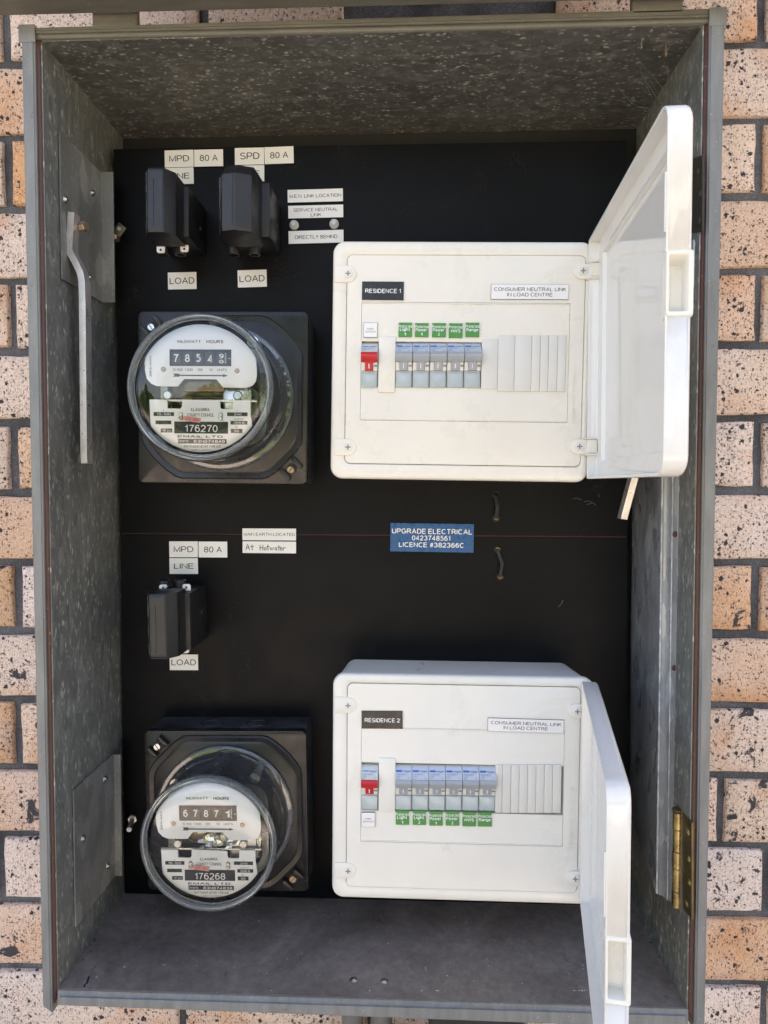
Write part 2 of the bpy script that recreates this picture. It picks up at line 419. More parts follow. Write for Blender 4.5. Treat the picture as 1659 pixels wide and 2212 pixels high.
def lathe(prof, c=(0, 0, 0), seg=96, bm=None, closed=False, rfun=None):
    """revolve (r, y) about the y axis through c"""
    own = bmesh.new(); rows = []
    for r, y in prof:
        if r < 1e-6: rows.append([own.verts.new((c[0], c[1]+y, c[2]))])
        else: rows.append([own.verts.new((c[0]+r*math.cos(2*math.pi*k/seg), c[1]+y, c[2]+r*math.sin(2*math.pi*k/seg))) for k in range(seg)])
    prs = list(zip(rows, rows[1:])) + ([(rows[-1], rows[0])] if closed else [])
    for a, b in prs:
        for k in range(seg):
            j = (k+1) % seg
            if len(a) == 1 and len(b) == 1: continue
            if len(a) == 1: own.faces.new((a[0], b[k], b[j]))
            elif len(b) == 1: own.faces.new((a[k], b[0], a[j]))
            else: own.faces.new((a[k], b[k], b[j], a[j]))
    return merge(bm, own)
def disc_y(cx, cz, r, y0, y1, bev=.0003, seg=24, bm=None):
    return lathe([(0, y0), (r, y0), (r, y1+bev), (r-bev, y1), (0, y1)], (cx, 0, cz), seg, bm)
def tube(path, r, seg=8, bm=None, cap=True):
    own = bmesh.new(); rows = []; n = len(path); up = None
    for i, p in enumerate(path):
        t = (path[min(i+1, n-1)]-path[max(i-1, 0)]).normalized()
        if up is None: up = t.orthogonal().normalized()
        up = (up-t*up.dot(t)).normalized(); s = t.cross(up)
        q = r[i] if isinstance(r, (list, tuple)) else r
        rows.append([own.verts.new(p+(up*math.cos(2*math.pi*k/seg)+s*math.sin(2*math.pi*k/seg))*q) for k in range(seg)])
    for a, b in zip(rows, rows[1:]):
        for k in range(seg):
            j = (k+1) % seg; own.faces.new((a[k], a[j], b[j], b[k]))
    if cap: own.faces.new(rows[0]); own.faces.new(rows[-1])
    return merge(bm, own)
def bar(path, w, dd, bev=.0016, bm=None):
    """rectangular section swept along a path in the x-z plane: w across (x), dd deep (y)"""
    own = bmesh.new(); rows = []; n = len(path)
    for i, p in enumerate(path):
        t = path[min(i+1, n-1)]-path[max(i-1, 0)]
        nrm = Vector((t.z, 0, -t.x)).normalized()
        rows.append([own.verts.new(p+nrm*(sx*w/2)+Vector((0, sy*dd/2, 0))) for sx, sy in ((-1, -1), (1, -1), (1, 1), (-1, 1))])
    for a, b in zip(rows, rows[1:]):
        for k in range(4):
            j = (k+1) % 4; own.faces.new((a[k], a[j], b[j], b[k]))
    own.faces.new(rows[0]); own.faces.new(rows[-1])
    if bev: bmesh.ops.bevel(own, geom=[e for e in own.edges if e.calc_face_angle(0) > .6], offset=bev, segments=2, affect='EDGES')
    return merge(bm, own)

def EL(cx, cy, rx, ry, a0, a1, n=None):
    """points of an elliptical arc, degrees"""
    n = n or max(4, int(abs(a1-a0)/16))
    return [(cx+rx*math.cos(math.radians(a0+(a1-a0)*k/n)), cy+ry*math.sin(math.radians(a0+(a1-a0)*k/n))) for k in range(n+1)]
def BOWL(x, w, y0, y1):
    """bowl of a B, P, R or D: straight out, half round, straight back"""
    r = (y1-y0)/2; q = min(r, w*.55)
    return [(x, y1), (x+w-q, y1)]+EL(x+w-q, (y0+y1)/2, q, r, 90, -90)[1:-1]+[(x+w-q, y0), (x, y0)]
# engraver's alphabet: centre lines of the strokes on a 7 unit cap height, (width, strokes)
LETTERS = {
 'A': (5.4, [[(0, 0), (2.7, 7), (5.4, 0)], [(.95, 2.4), (4.45, 2.4)]]),
 'B': (4.6, [[(0, 0), (0, 7)], BOWL(0, 4.1, 3.7, 7), BOWL(0, 4.6, 0, 3.7)]),
 'C': (5.3, [EL(2.9, 3.5, 2.9, 3.5, 48, 312)]),
 'D': (5.0, [[(0, 0), (0, 7)], BOWL(0, 5.0, 0, 7)]),
 'E': (4.2, [[(4.3, 7), (0, 7), (0, 0), (4.4, 0)], [(0, 3.7), (4.0, 3.7)]]),
 'F': (4.0, [[(4.2, 7), (0, 7), (0, 0)], [(0, 3.6), (3.7, 3.6)]]),
 'G': (5.6, [EL(2.9, 3.5, 2.9, 3.5, 48, 325)+[(5.6, 1.5), (5.6, 3.3), (3.2, 3.3)]]),
 'H': (4.8, [[(0, 0), (0, 7)], [(4.8, 0), (4.8, 7)], [(0, 3.7), (4.8, 3.7)]]),
 'I': (0.0, [[(0, 0), (0, 7)]]),
 'K': (4.7, [[(0, 0), (0, 7)], [(4.5, 7), (0, 2.6)], [(1.6, 4.1), (4.8, 0)]]),
 'L': (3.8, [[(0, 7), (0, 0), (4.0, 0)]]),
 'M': (5.6, [[(0, 0), (0, 7), (2.8, .4), (5.6, 7), (5.6, 0)]]),
 'N': (4.8, [[(0, 0), (0, 7), (4.8, 0), (4.8, 7)]]),
 'O': (5.8, [EL(2.9, 3.5, 2.9, 3.5, 0, 360, 26)]),
 'P': (4.5, [[(0, 0), (0, 7)], BOWL(0, 4.5, 3.1, 7)]),
 'R': (4.9, [[(0, 0), (0, 7)], BOWL(0, 4.5, 3.4, 7), [(2.4, 3.4), (3.4, 2.7), (5.0, 0)]]),
 'S': (4.6, [EL(2.3, 5.25, 2.1, 1.75, 25, 235)+[(3.1, 3.4)]+EL(2.3, 1.8, 2.3, 1.8, 50, -155)[1:]]),
 'T': (5.0, [[(0, 7), (5.0, 7)], [(2.5, 7), (2.5, 0)]]),
 'U': (4.8, [[(0, 7)]+EL(2.4, 2.3, 2.4, 2.3, 180, 360)+[(4.8, 7)]]),
 'V': (5.0, [[(0, 7), (2.5, 0), (5.0, 7)]]),
 'W': (7.4, [[(0, 7), (1.8, 0), (3.7, 7), (5.6, 0), (7.4, 7)]]),
 'X': (4.9, [[(0, 7), (4.9, 0)], [(4.9, 7), (0, 0)]]),
 'Y': (4.9, [[(0, 7), (2.45, 3), (4.9, 7)], [(2.45, 3), (2.45, 0)]]),
 '0': (4.0, [EL(2.0, 3.5, 2.0, 3.5, 0, 360, 24)]),
 '1': (2.2, [[(0, 5.3), (1.2, 6.0), (1.9, 7), (1.9, 0)]]),
 '2': (4.1, [EL(2.0, 5.0, 2.0, 2.0, 165, -35)+[(2.4, 2.4), (.6, 1.0), (0, 0), (4.2, 0)]]),
 '3': (4.1, [EL(1.9, 5.25, 1.8, 1.75, 155, -90), EL(1.9, 1.85, 2.2, 1.85, 90, -160)]),
 '4': (4.3, [[(3.1, 0), (3.1, 7), (0, 2.0), (4.4, 2.0)]]),
 '5': (4.1, [[(3.8, 7), (.9, 7), (.4, 3.5)]+EL(1.95, 2.3, 2.15, 2.3, 130, -155)]),
 '6': (4.1, [EL(2.1, 2.25, 2.0, 2.25, 0, 360, 22), EL(2.3, 3.7, 2.2, 3.3, 50, 195)]),
 '7': (4.1, [[(0, 7), (4.1, 7), (2.4, 3.8), (1.5, 0)]]),
 '8': (4.2, [EL(2.1, 5.3, 1.75, 1.7, 0, 360, 20), EL(2.1, 1.85, 2.1, 1.85, 0, 360, 22)]),
 '9': (4.1, [EL(2.0, 4.75, 2.0, 2.25, 0, 360, 22), EL(1.8, 3.3, 2.2, 3.3, 15, -130)]),
 '.': (0.2, [[(0, 0), (.0, .6)]]), '-': (2.2, [[(0, 2.6), (2.2, 2.6)]]), ':': (.2, [[(0, 0), (0, .7)], [(0, 4), (0, 4.7)]]),
 '/': (2.2, [[(0, -.2), (2.2, 7.2)]]), '#': (4.4, [[(1, 0), (1.9, 7)], [(2.9, 0), (3.8, 7)], [(.2, 2.3), (4.2, 2.3)], [(.5, 4.7), (4.5, 4.7)]]),
 'a': (3.9, [EL(1.9, 3.6, 1.8, 1.5, 160, 0)+[(3.7, 1.2), (4.0, 0)], [(3.7, 3.0), (1.6, 2.6)]+EL(1.6, 1.25, 1.6, 1.3, 100, 300)+[(3.7, 1.4)]]),
 'c': (3.7, [EL(2.0, 2.55, 2.0, 2.55, 50, 310)]),
 'd': (4.0, [EL(1.95, 2.55, 1.95, 2.55, 0, 360, 20), [(4.0, 0), (4.0, 7)]]),
 'e': (4.0, [[(.1, 2.6), (4.0, 2.6)]+EL(2.0, 2.55, 2.0, 2.55, 0, 318)]),
 'g': (4.0, [EL(1.95, 2.55, 1.95, 2.55, 0, 360, 20), [(4.0, 5.1), (4.0, .2)]+EL(2.0, -.2, 2.0, 1.7, 0, -150)]),
 'h': (3.7, [[(0, 0), (0, 7)], [(0, 3.2)]+EL(1.85, 3.3, 1.85, 1.8, 180, 0)+[(3.7, 0)]]),
 'i': (0.0, [[(0, 0), (0, 5.1)], [(0, 6.3), (0, 7)]]),
 'k': (3.6, [[(0, 0), (0, 7)], [(3.4, 5.1), (0, 1.8)], [(1.3, 3.1), (3.7, 0)]]),
 'l': (0.0, [[(0, 0), (0, 7)]]),
 'n': (3.7, [[(0, 0), (0, 5.1)], [(0, 3.2)]+EL(1.85, 3.3, 1.85, 1.8, 180, 0)+[(3.7, 0)]]),
 'o': (4.1, [EL(2.05, 2.55, 2.05, 2.55, 0, 360, 20)]),
 'p': (4.0, [EL(2.05, 2.55, 1.95, 2.55, 0, 360, 20), [(0, -2), (0, 5.1)]]),
 'r': (2.2, [[(0, 0), (0, 5.1)], [(0, 3.0)]+EL(1.9, 3.1, 1.9, 2.0, 180, 75)]),
 's': (3.4, [EL(1.75, 3.8, 1.55, 1.3, 25, 235)+[(2.3, 2.5)]+EL(1.7, 1.3, 1.7, 1.3, 50, -155)[1:]]),
 't': (2.0, [[(.8, 6.6), (.8, 1.0), (1.2, .1), (2.1, 0)], [(0, 5.0), (2.0, 5.0)]]),
 'v': (3.6, [[(0, 5.1), (1.8, 0), (3.6, 5.1)]]),
 'w': (5.2, [[(0, 5.1), (1.3, 0), (2.6, 5.1), (3.9, 0), (5.2, 5.1)]]),
 'z': (3.4, [[(0, 5.1), (3.4, 5.1), (0, 0), (3.5, 0)]]),
 'dot': (.3, [[(0, 2.9), (0, 3.6)]]),
}
def text_mesh(s, mat, bold):
    """flat lettering in x-y drawn with strokes of even weight; returns mesh data and its bounds"""
    vs, fs = [], []; hw = .47+.24*min(bold, 1.2); idx = 0
    for ln, row in enumerate(s.split('\n')):
        x = 0; start = len(vs)
        for ch in row:
            if ch == ' ': x += 2.7; continue
            w, strokes = LETTERS['dot' if ch == '\u00b7' else ch]
            x += hw
            for st in strokes:
                n = len(st); L = []; closed = math.dist(st[0], st[-1]) < 1e-6; z = idx*2.5e-6; idx += 1
                for i_ in range(n):
                    p = Vector(st[i_]); a = Vector(st[i_-1]) if i_ else (Vector(st[-2]) if closed else None)
                    b = Vector(st[i_+1]) if i_ < n-1 else (Vector(st[1]) if closed else None)
                    d0 = (p-a).normalized() if a is not None else None; d1 = (b-p).normalized() if b is not None else None
                    if d0 is None: d0 = d1
                    if d1 is None: d1 = d0
                    m = (Vector((-d0.y, d0.x))+Vector((-d1.y, d1.x)))
                    if m.length < .2: m = Vector((-d0.y, d0.x))
                    m.normalize(); k = hw/max(.45, m.dot(Vector((-d0.y, d0.x))))
                    e = Vector((0, 0))
                    if not closed and i_ == 0: e = -d1*0
                    L.append((p+m*k, p-m*k))
                base = len(vs)
                for q0, q1 in L: vs.append((x+q0.x, q0.y-10*ln, z)); vs.append((x+q1.x, q1.y-10*ln, z))
                for i_ in range(n-1): fs.append((base+2*i_, base+2*i_+1, base+2*i_+3, base+2*i_+2))
            x += w+hw+.75
        mid = x/2
        if '\n' in s:
            for q in range(start, len(vs)): vs[q] = (vs[q][0]-mid, vs[q][1], vs[q][2])
    me = bpy.data.meshes.new('lettering'); me.from_pydata(vs, [], fs); me.materials.append(mat)
    xs = [v[0] for v in vs]; ys = [v[1] for v in vs]
    return me, min(xs), max(xs), min(ys), max(ys)
def text(s, x0, x1, z0, z1, y, mat, parent, bold=0, rot=0, name='lettering', ext=0, tilt=0):
    """flat lettering fitted to a box of the parent's x-z plane, facing -y; rot in degrees turns it in that plane"""
    me, ax, bx, ay, by = text_mesh(s, mat, bold)
    if ext:
        bm = bmesh.new(); bm.from_mesh(me)
        for v_ in bm.verts: v_.co.z *= 2500
        r_ = bmesh.ops.extrude_face_region(bm, geom=bm.faces[:])
        bmesh.ops.translate(bm, verts=[v for v in r_['geom'] if isinstance(v, bmesh.types.BMVert)], vec=(0, 0, .5)); bmesh.ops.translate(bm, verts=bm.verts, vec=(0, 0, .5)); bm.to_mesh(me); bm.free()
    o = bpy.data.objects.new(name, me); COL.objects.link(o); o.parent = parent
    w, h = max(bx-ax, 1e-6), max(by-ay, 1e-6); W, H = (x1-x0), (z1-z0)
    if round(abs(rot)) == 90: W, H = H, W
    S = Matrix.Diagonal((W/w, H/h, ext if ext else 1, 1))
    R = Matrix.Rotation(math.radians(-rot), 4, 'Y') @ Matrix.Rotation(math.pi/2, 4, 'X')
    L = Matrix.Rotation(math.radians(tilt), 4, 'X') if tilt else Matrix.Identity(4)
    o.matrix_local = Matrix.Translation(((x0+x1)/2, y, (z0+z1)/2)) @ L @ R @ S @ Matrix.Translation((-(ax+bx)/2, -(ay+by)/2, 0))
    return o

class Fr:
    """a frame lying in plane y = Y: origin at pixel a, x axis towards pixel b"""
    def __init__(s, a, b, Y):
        A, B = P(*a, Y), P(*b, Y); s.Y = Y; s.o = A
        s.u = (B-A).normalized(); s.w = Vector((-s.u.z, 0, s.u.x)); s.len = (B-A).length
        s.m = Matrix(((s.u.x, 0, s.w.x, A.x), (0, 1, 0, A.y), (s.u.z, 0, s.w.z, A.z), (0, 0, 0, 1)))
    def l(s, px, py, dy=0):
        w = P(px, py, s.Y+dy)-s.o; return Vector((w.dot(s.u), w.y, w.dot(s.w)))
    def r(s, x0, x1, y0, y1, dy=0):
        """pixel rect -> local x0, x1, z0, z1"""
        a, b = s.l(x0, (y0+y1)/2, dy), s.l(x1, (y0+y1)/2, dy); c, e = s.l((x0+x1)/2, y0, dy), s.l((x0+x1)/2, y1, dy)
        return a.x, b.x, e.z, c.z

# ------------------------------------------------------------------ ground and garden (reflected in the glass and lighting the wall)
def ground():
    def grass():
        m, n, l, bs = mk('lawn_grass'); v = coords(n, l)
        a = noise(n, l, 3, 6, .7, v); r = ramp(n, [(.3, (.07, .11, .03)), (.7, (.13, .17, .06))]); l.new(a.outputs[0], r.inputs[0]); l.new(r.outputs[0], bs.inputs['Base Color']); bs.inputs['Roughness'].default_value = .9; return m
    def conc():
        m, n, l, bs = mk('pale_concrete'); v = coords(n, l)
        a = noise(n, l, 5, 6, .7, v); r = ramp(n, [(.3, (.36, .34, .30)), (.7, (.48, .46, .42))]); l.new(a.outputs[0], r.inputs[0]); l.new(r.outputs[0], bs.inputs['Base Color']); bs.inputs['Roughness'].default_value = .9; return m
    g = obj('ground', box(-120, 120, -120, 40, -1.6, -1.5), grass()); tag(g, kind='structure')
    p = obj('path', box(-15, 15, -7.5, .02, -1.5, -1.47, .005), conc()); tag(p, kind='structure')
ground()
def garden():
    rnd = random.Random(3)
    bm = bmesh.new()
    def leaf(c, s):
        a = Vector((rnd.uniform(-1, 1), rnd.uniform(-1, 1), rnd.uniform(-1, 1))).normalized(); b = a.orthogonal().normalized(); c2 = a.cross(b)
        vs = [bm.verts.new(c+b*s*x+c2*s*z*.6) for x, z in ((-1, 0), (0, -1), (1, 0), (0, 1))]; bm.faces.new(vs)
    for t in range(26):
        cx = -26+t*2.1+rnd.uniform(-.8, .8); cy = -13-rnd.random()*5; h = rnd.uniform(6.0, 9.0) if cx > 1 else rnd.uniform(3.0, 4.6)
        for k in range(1100):
            th = rnd.uniform(0, 6.28); q = rnd.random()**.4; zz = rnd.uniform(-1, 1)
            p = Vector((cx+2.2*q*math.cos(th)*math.sqrt(1-zz*zz*.8), cy+1.3*q*math.sin(th), -1.5+h*.55+h*.45*zz)); leaf(p, rnd.uniform(.12, .3))
    m = plain('hedge_leaves', (.06, .13, .03), .6, var=.4, vscale=2)
    tag(obj('foliage', bm, m), kind='stuff', label='line of leafy garden trees across the lawn facing the wall')
garden()

# ------------------------------------------------------------------ brick wall
def brick_variant(w, seed):
    rnd = random.Random(seed); nx = max(3, int(w/.02)); nz = 4; H = .076; D = .022
    bm = bmesh.new()
    def pt(i, k, inset, y):
        x = -w/2+inset+(w-2*inset)*i/nx; z = -H/2+inset+(H-2*inset)*k/nz
        return x, y, z
    F = [[None]*(nz+1) for _ in range(nx+1)]; E = [[None]*(nz+1) for _ in range(nx+1)]; B = [[None]*(nz+1) for _ in range(nx+1)]
    for i in range(nx+1):
        for k in range(nz+1):
            edge = i in (0, nx) or k in (0, nz)
            x, y, z = pt(i, k, .0022, 0)
            j = .0007 if edge else .0003
            F[i][k] = bm.verts.new((x+rnd.uniform(-j, j), y+rnd.uniform(-.0004, .0004), z+rnd.uniform(-j, j)))
            if edge:
                x, y, z = pt(i, k, 0, 0); jj = .0009
                dx, dz = rnd.uniform(-jj, jj), rnd.uniform(-jj, jj)
                E[i][k] = bm.verts.new((x+dx, .0018+rnd.uniform(0, .0008), z+dz)); B[i][k] = bm.verts.new((x+dx, D, z+dz))
    for i in range(nx):
        for k in range(nz): bm.faces.new((F[i][k], F[i+1][k], F[i+1][k+1], F[i][k+1]))
    loop = [(i, 0) for i in range(nx)]+[(nx, k) for k in range(nz)]+[(i, nz) for i in range(nx, 0, -1)]+[(0, k) for k in range(nz, 0, -1)]
    for a, b in zip(loop, loop[1:]+loop[:1]):
        for U, L in ((F, E), (E, B)):
            bm.faces.new((U[a[0]][a[1]], L[a[0]][a[1]], L[b[0]][b[1]], U[b[0]][b[1]]))
    finish(bm, 50); me = bpy.data.meshes.new('brick'); bm.to_mesh(me); bm.free(); me.materials.append(M['brick']); return me
VAR = {}
def brick_mesh(w):
    key = round(w, 3)
    if key not in VAR: VAR[key] = [brick_variant(key, 11*k+int(key*1000)) for k in range(6 if key > .22 else 2)]
    return random.choice(VAR[key])
wall = empty('brick_wall', Matrix.Identity(4), 'speckled peach and orange brick wall with dark charcoal mortar behind the cabinet', 'wall')
obj('mortar', box(-1.6, 1.3, .007, .05, -1.5, 1.05), M['mortar'], wall)
rz = P(1000, 750, 0).z                              # a bed joint
# left-hand and right-hand perpend joints read row by row
def jx(px, py): return P(px, py, 0).x
PL = [jx(10, 210), None]
ROWS = range(-8, 9)
XL, XR = -.80, .80
for r in ROWS:
    zc = rz+.043+.086*r                             # row centre
    py_ = 750-155*(r+.5)
    if r >= 5: js = [jx(117, 50)+.24*k for k in range(-4, 6)] if r == 5 else [jx(117, 50)+.12*(r % 2)+.24*k for k in range(-4, 6)]
    else:
        js = None
    if js is None:
        joints = []
        # left side
        base = {4: 10, 2: 14, 0: 25, -2: 27, -4: 35, -6: 37, -8: 2}.get(r)
        jl = jx(base, py_) if base is not None else jx({-9: 190}.get(r, 22), py_)+.12
        left = [jl+.24*k for k in range(-4, 4)]
        rb = {4: 1647, 3: None, 2: 1642, 0: 1640, -2: 1639, -4: 1634, -7: 1557, -8: 1657}.get(r)
        jr = jx(rb, py_) if rb else jx(1638, py_)+.12
        right = [jr+.24*k for k in range(-3, 5)]
        if r == -8: right = [jx(1657, py_)+.24*k for k in range(-3, 4)]
        js = sorted([x for x in left if x < -.1]+[x for x in right if x > -.08])
    for a, b in zip(js, js[1:]):
        w = b-a-.010
        if w < .03: continue
        if w > .25: w = .23; b = a+.24
        c = (a+b)/2
        if c < XL-.1 or c > XR+.1: continue
        if abs(r) < 5 and -.20 < c < .14 and abs(b-a-.24) < .05: continue    # wholly behind the meter cabinet
        o = obj('brick', brick_mesh(w), None, wall)
        o.location = (c+random.uniform(-.001, .001), random.uniform(-.001, .0015), zc+random.uniform(-.0008, .0008))
        o.rotation_euler = (0, random.uniform(-.003, .003), random.uniform(-.003, .003))
# bottom row under the cabinet
zc = rz+.043+.086*-9
js = [jx(190, 2190)+.24*k for k in range(-3, 5)]
for rr_ in range(-9, -13, -1):
    for a in js:
        o = obj('brick', brick_mesh(.23), None, wall); o.location = (a+.12+(.12 if rr_ % 2 == 0 else 0), random.uniform(-.001, .001), rz+.043+.086*rr_)
# farther bricks, out of the picture, as one piece
done = {}
for c_ in wall.children:
    if c_.name.startswith('brick'):
        w_ = max(v.co.x for v in c_.data.vertices); k_ = round((c_.location.z-rz-.043)/.086)
        lo_, hi_ = done.get(k_, (9, -9)); done[k_] = (min(lo_, c_.location.x-w_), max(hi_, c_.location.x+w_))
bm = bmesh.new()
for r in range(-17, 10):
    lo_, hi_ = done.get(r, (.12*(r % 2), .12*(r % 2)-.01)); zc = rz+.043+.086*r
    if zc < -1.44: continue
    x = hi_+.010
    while x < 1.25: box(x, min(x+.23, 1.29), 0, .02, zc-.038, zc+.038, .0015, 1, bm); x += .24
    x = lo_-.010
    while x > -1.55: box(max(x-.23, -1.59), x, 0, .02, zc-.038, zc+.038, .0015, 1, bm); x -= .24
fb = obj('brickwork', bm, M['brick'], wall); fb['kind'] = 'stuff'
# unseen house wall and eave, added to keep sun off and darken the top
hw = obj('unseen_house_wall', box(-6, 6, .052, .3, -1.5, 1.6), M['mortar']); tag(hw, 'unseen dark house wall behind the brick skin, added to block the sun', 'house wall', kind='structure')
ov = obj('unseen_eave', box(-6, 6, -.45, .4, 1.6, 1.7), plain('unseen_eave_board', (.6, .58, .54), .6)); tag(ov, 'unseen pale eave added high above the cabinet to shade it', 'eave', kind='structure')

# ------------------------------------------------------------------ meter cabinet
YR = -.189                                          # plane of the rim
cab = empty('meter_cabinet', Matrix.Identity(4), 'open galvanised steel meter cabinet with olive painted rim on the brick wall', 'cabinet')
iTL, iTR, iBR, iBL = P(87, 86, YR), P(1522, 50, YR), P(1487, 2182, YR), P(122.5, 2140, YR)
oTL, oTR, oBR, oBL = P(50, 65, YR), P(1563, 22, YR), P(1519, 2222, YR), P(96, 2168, YR)
YB = -.006
def sheet(name, q, mat, thick=.0012, parent=cab, sub=1):
    """quad sheet with thickness, corners q in order"""
    bm = bmesh.new(); n = (q[1]-q[0]).cross(q[3]-q[0]).normalized()*thick
    a = [bm.verts.new(p) for p in q]; b = [bm.verts.new(p+n) for p in q]
    bm.faces.new(a); bm.faces.new(b[::-1])
    for i in range(4):
        j = (i+1) % 4; bm.faces.new((a[i], b[i], b[j], a[j]))
    return obj(name, bm, mat, parent)
def bk(p, y=YB): return Vector((p.x, y, p.z))
fr = Vector((0, .001, 0))
sheet('side_wall', [bk(iTL), iTL+fr, iBL+fr, bk(iBL)], M['galvside'])
sheet('side_wall', [iTR+fr, bk(iTR), bk(iBR), iBR+fr], M['galvside'])
sheet('roof_sheet', [iTL+fr, bk(iTL), bk(iTR), iTR+fr], M['galv'])
bBL, bBR = Vector((iBL.x-.002, YB, iBL.z+.001)), Vector((iBR.x+.002, YB, iBR.z+.001))
# floor shelf, in two halves is not needed: one plate slightly dished
sheet('floor_plate', [iBL+Vector((.0008, .002, 0)), iBR+Vector((-.0008, .002, 0)), bBR, bBL], M['floor'])
sheet('back_sheet', [Vector((iTL.x, YB+.001, iTL.z)), Vector((iTR.x, YB+.001, iTR.z)), Vector((iBR.x, YB+.001, iBR.z-.001)), Vector((iBL.x, YB+.001, iBL.z-.001))], M['dark'])
# rim: four painted angles
def rim_piece(q, mat, y0=YR+.012, y1=YR-.004, bev=.0015, name='rim_flange'):
    bm = bmesh.new()
    a = [bm.verts.new((p.x, y1, p.z)) for p in q]; b = [bm.verts.new((p.x, y0, p.z)) for p in q]
    bm.faces.new(a); bm.faces.new(b[::-1])
    for i in range(4):
        j = (i+1) % 4; bm.faces.new((a[i], b[i], b[j], a[j]))
    bmesh.ops.bevel(bm, geom=[e for e in bm.edges if abs(e.verts[0].co.y-y1) < 1e-7 and abs(e.verts[1].co.y-y1) < 1e-7], offset=bev, segments=3, affect='EDGES')
    return obj(name, bm, mat, cab)
rim_piece([P(50, 66, YR), P(78, 66, YR), P(116, 2184, YR), P(96, 2168, YR)], M['paint'])
rim_piece([P(1530, 22, YR), P(1563, 22, YR), P(1519, 2225, YR), P(1497, 2225, YR)], M['paint'])
rim_piece([P(78.6, 64, YR), P(1529.4, 23, YR), P(1529.4, 41, YR), P(79, 76, YR)], M['paintkhaki'])
rim_piece([P(124.5, 2139, YR), P(1486.5, 2180, YR), P(1486.5, 2222, YR), P(124, 2171, YR)], M['paint'], bev=.004, name='bottom_lip')
obj('rolled_bead', tube([P(79, 81, YR+.001), P(400, 74, YR+.001), P(829, 65, YR+.001), P(1300, 53, YR+.001), P(1529, 46, YR+.001)], .0028, 12), M['paintkhaki'], cab)
rim_piece([P(78.4, 86, YR), P(87, 88, YR), P(123, 2138, YR), P(116.2, 2170, YR)], M['primer'], YR+.01, YR-.0005, .0006, 'primer_edge')
rim_piece([P(1523, 52, YR), P(1529.6, 50, YR), P(1496.6, 2210, YR), P(1487.4, 2182, YR)], M['primer'], YR+.01, YR-.0005, .0006, 'primer_edge')
# outside of the box
for nm, q in (('outer_wall', [Vector((oTL.x+.003, YR+.012, oTL.z-.003)), Vector((oTL.x+.003, 0, oTL.z-.003)), Vector((oBL.x+.003, 0, oBL.z+.003)), Vector((oBL.x+.003, YR+.012, oBL.z+.003))]),
              ('outer_wall', [Vector((oTR.x-.003, YR+.012, oTR.z-.003)), Vector((oTR.x-.003, 0, oTR.z-.003)), Vector((oBR.x-.003, 0, oBR.z+.003)), Vector((oBR.x-.003, YR+.012, oBR.z+.003))]),
              ('outer_roof', [Vector((oTL.x+.003, YR+.012, oTL.z-.002)), Vector((oTR.x-.003, YR+.012, oTR.z-.002)), Vector((oTR.x-.003, 0, oTR.z-.002)), Vector((oTL.x+.003, 0, oTL.z-.002))]),
              ('outer_floor', [Vector((iBL.x, YR+.012, iBL.z-.012)), Vector((iBR.x, YR+.012, iBR.z-.012)), Vector((iBR.x, 0, iBR.z-.012)), Vector((iBL.x, 0, iBL.z-.012))])):
    sheet(nm, q, M['paint'])
# corner gussets of the rim
for c, s in ((P(63, 76, YR), 1), (P(1547, 40, YR), -1)):
    obj('corner_cap', box(c.x-.0078, c.x+.0078, YR-.0046, YR-.0035, c.z-.009, c.z+.007, .0004), M['paint'], cab)
# folded-up front door, seen at its lower edge only
a, b = P(-30, 34, YR-.012), P(1700, -10, YR-.012)
bm = bmesh.new()
U = Vector((0, -.02, 1)).normalized()
n0 = (b-a).normalized()
prof = [(0, 0), (-.022, 0), (-.026, .003), (-.026, .62), (-.023, .62), (-.023, .016), (-.014, .016), (-.014, .0135), (-.002, .0135), (0, .012)]
loft([[a+Vector((0, y, 0))+U*z for y, z in prof], [b+Vector((0, y, 0))+U*z for y, z in prof]], bm=bm)
door = obj('folded_up_door', bm, M['paintkhaki'], cab)
for (u0, u1, v0, v1) in ((207, 303, 33, 60), (1360, 1468, 2, 30)):
    c0, c1 = P(u0, v0, YR+.004), P(u1, v1, YR+.004)
    bm = box(c0.x, c1.x, YR-.004, YR+.004, c1.z-.004, c0.z+.012, .001)
    tube([Vector((c0.x+.002, YR-.008, c0.z-.002)), Vector((c1.x-.002, YR-.008, c0.z-.002))], .0042, 12, bm)
    obj('door_hinge', bm, M['paintkhaki'], cab)
# screws and pins of the roof sheet
def pin(px, py, Y, h, r, mat, nm='pin', lean=0):
    p = P(px, py, Y)
    obj(nm, tube([p, p+Vector((lean, 0, -h))], r, 8), mat, cab)
obj('roof_screw', disc_y(P(289, 102, YR+.03).x, P(289, 102, YR+.03).z, .0022, YR+.034, YR+.030), M['steel'], cab)
pin(1386, 72, YR+.02, .014, .0011, M['steel']); pin(1440, 52, YR+.02, .009, .0012, M['steel']); pin(1438, 96, YR+.028, .011, .0009, M['brass'], lean=.0005)
pq = P(1386, 70, YR+.021); obj('pin', tube([pq+Vector((-.005, 0, -.002)), pq+Vector((.005, 0, .001))], .001, 6), M['steel'], cab)
# floor rivets
for px, py in ((763.6, 2117), (829.8, 2120)):
    t = (py-2155)/( -180); Y = YR+.03; c = P(px, py, Y); zf = iBL.z+(iBR.z-iBL.z)*((c.x-iBL.x)/(iBR.x-iBL.x))
    w = ROT @ Vector((px-W_PX/2, -(py-H_PX/2), -F_PX)); tt = (zf+.001-CAM.z)/w.z; c = CAM+w*tt
    bm = lathe([(0, .0024), (.0022, .0022), (.0045, .001), (.005, 0), (.0, 0)], (0, 0, 0), 20); xform(bm, Matrix.Translation(c-Vector((0, 0, .001))) @ Matrix.Rotation(math.pi/2, 4, 'X'))
    obj('rivet', bm, M['steel'], cab)

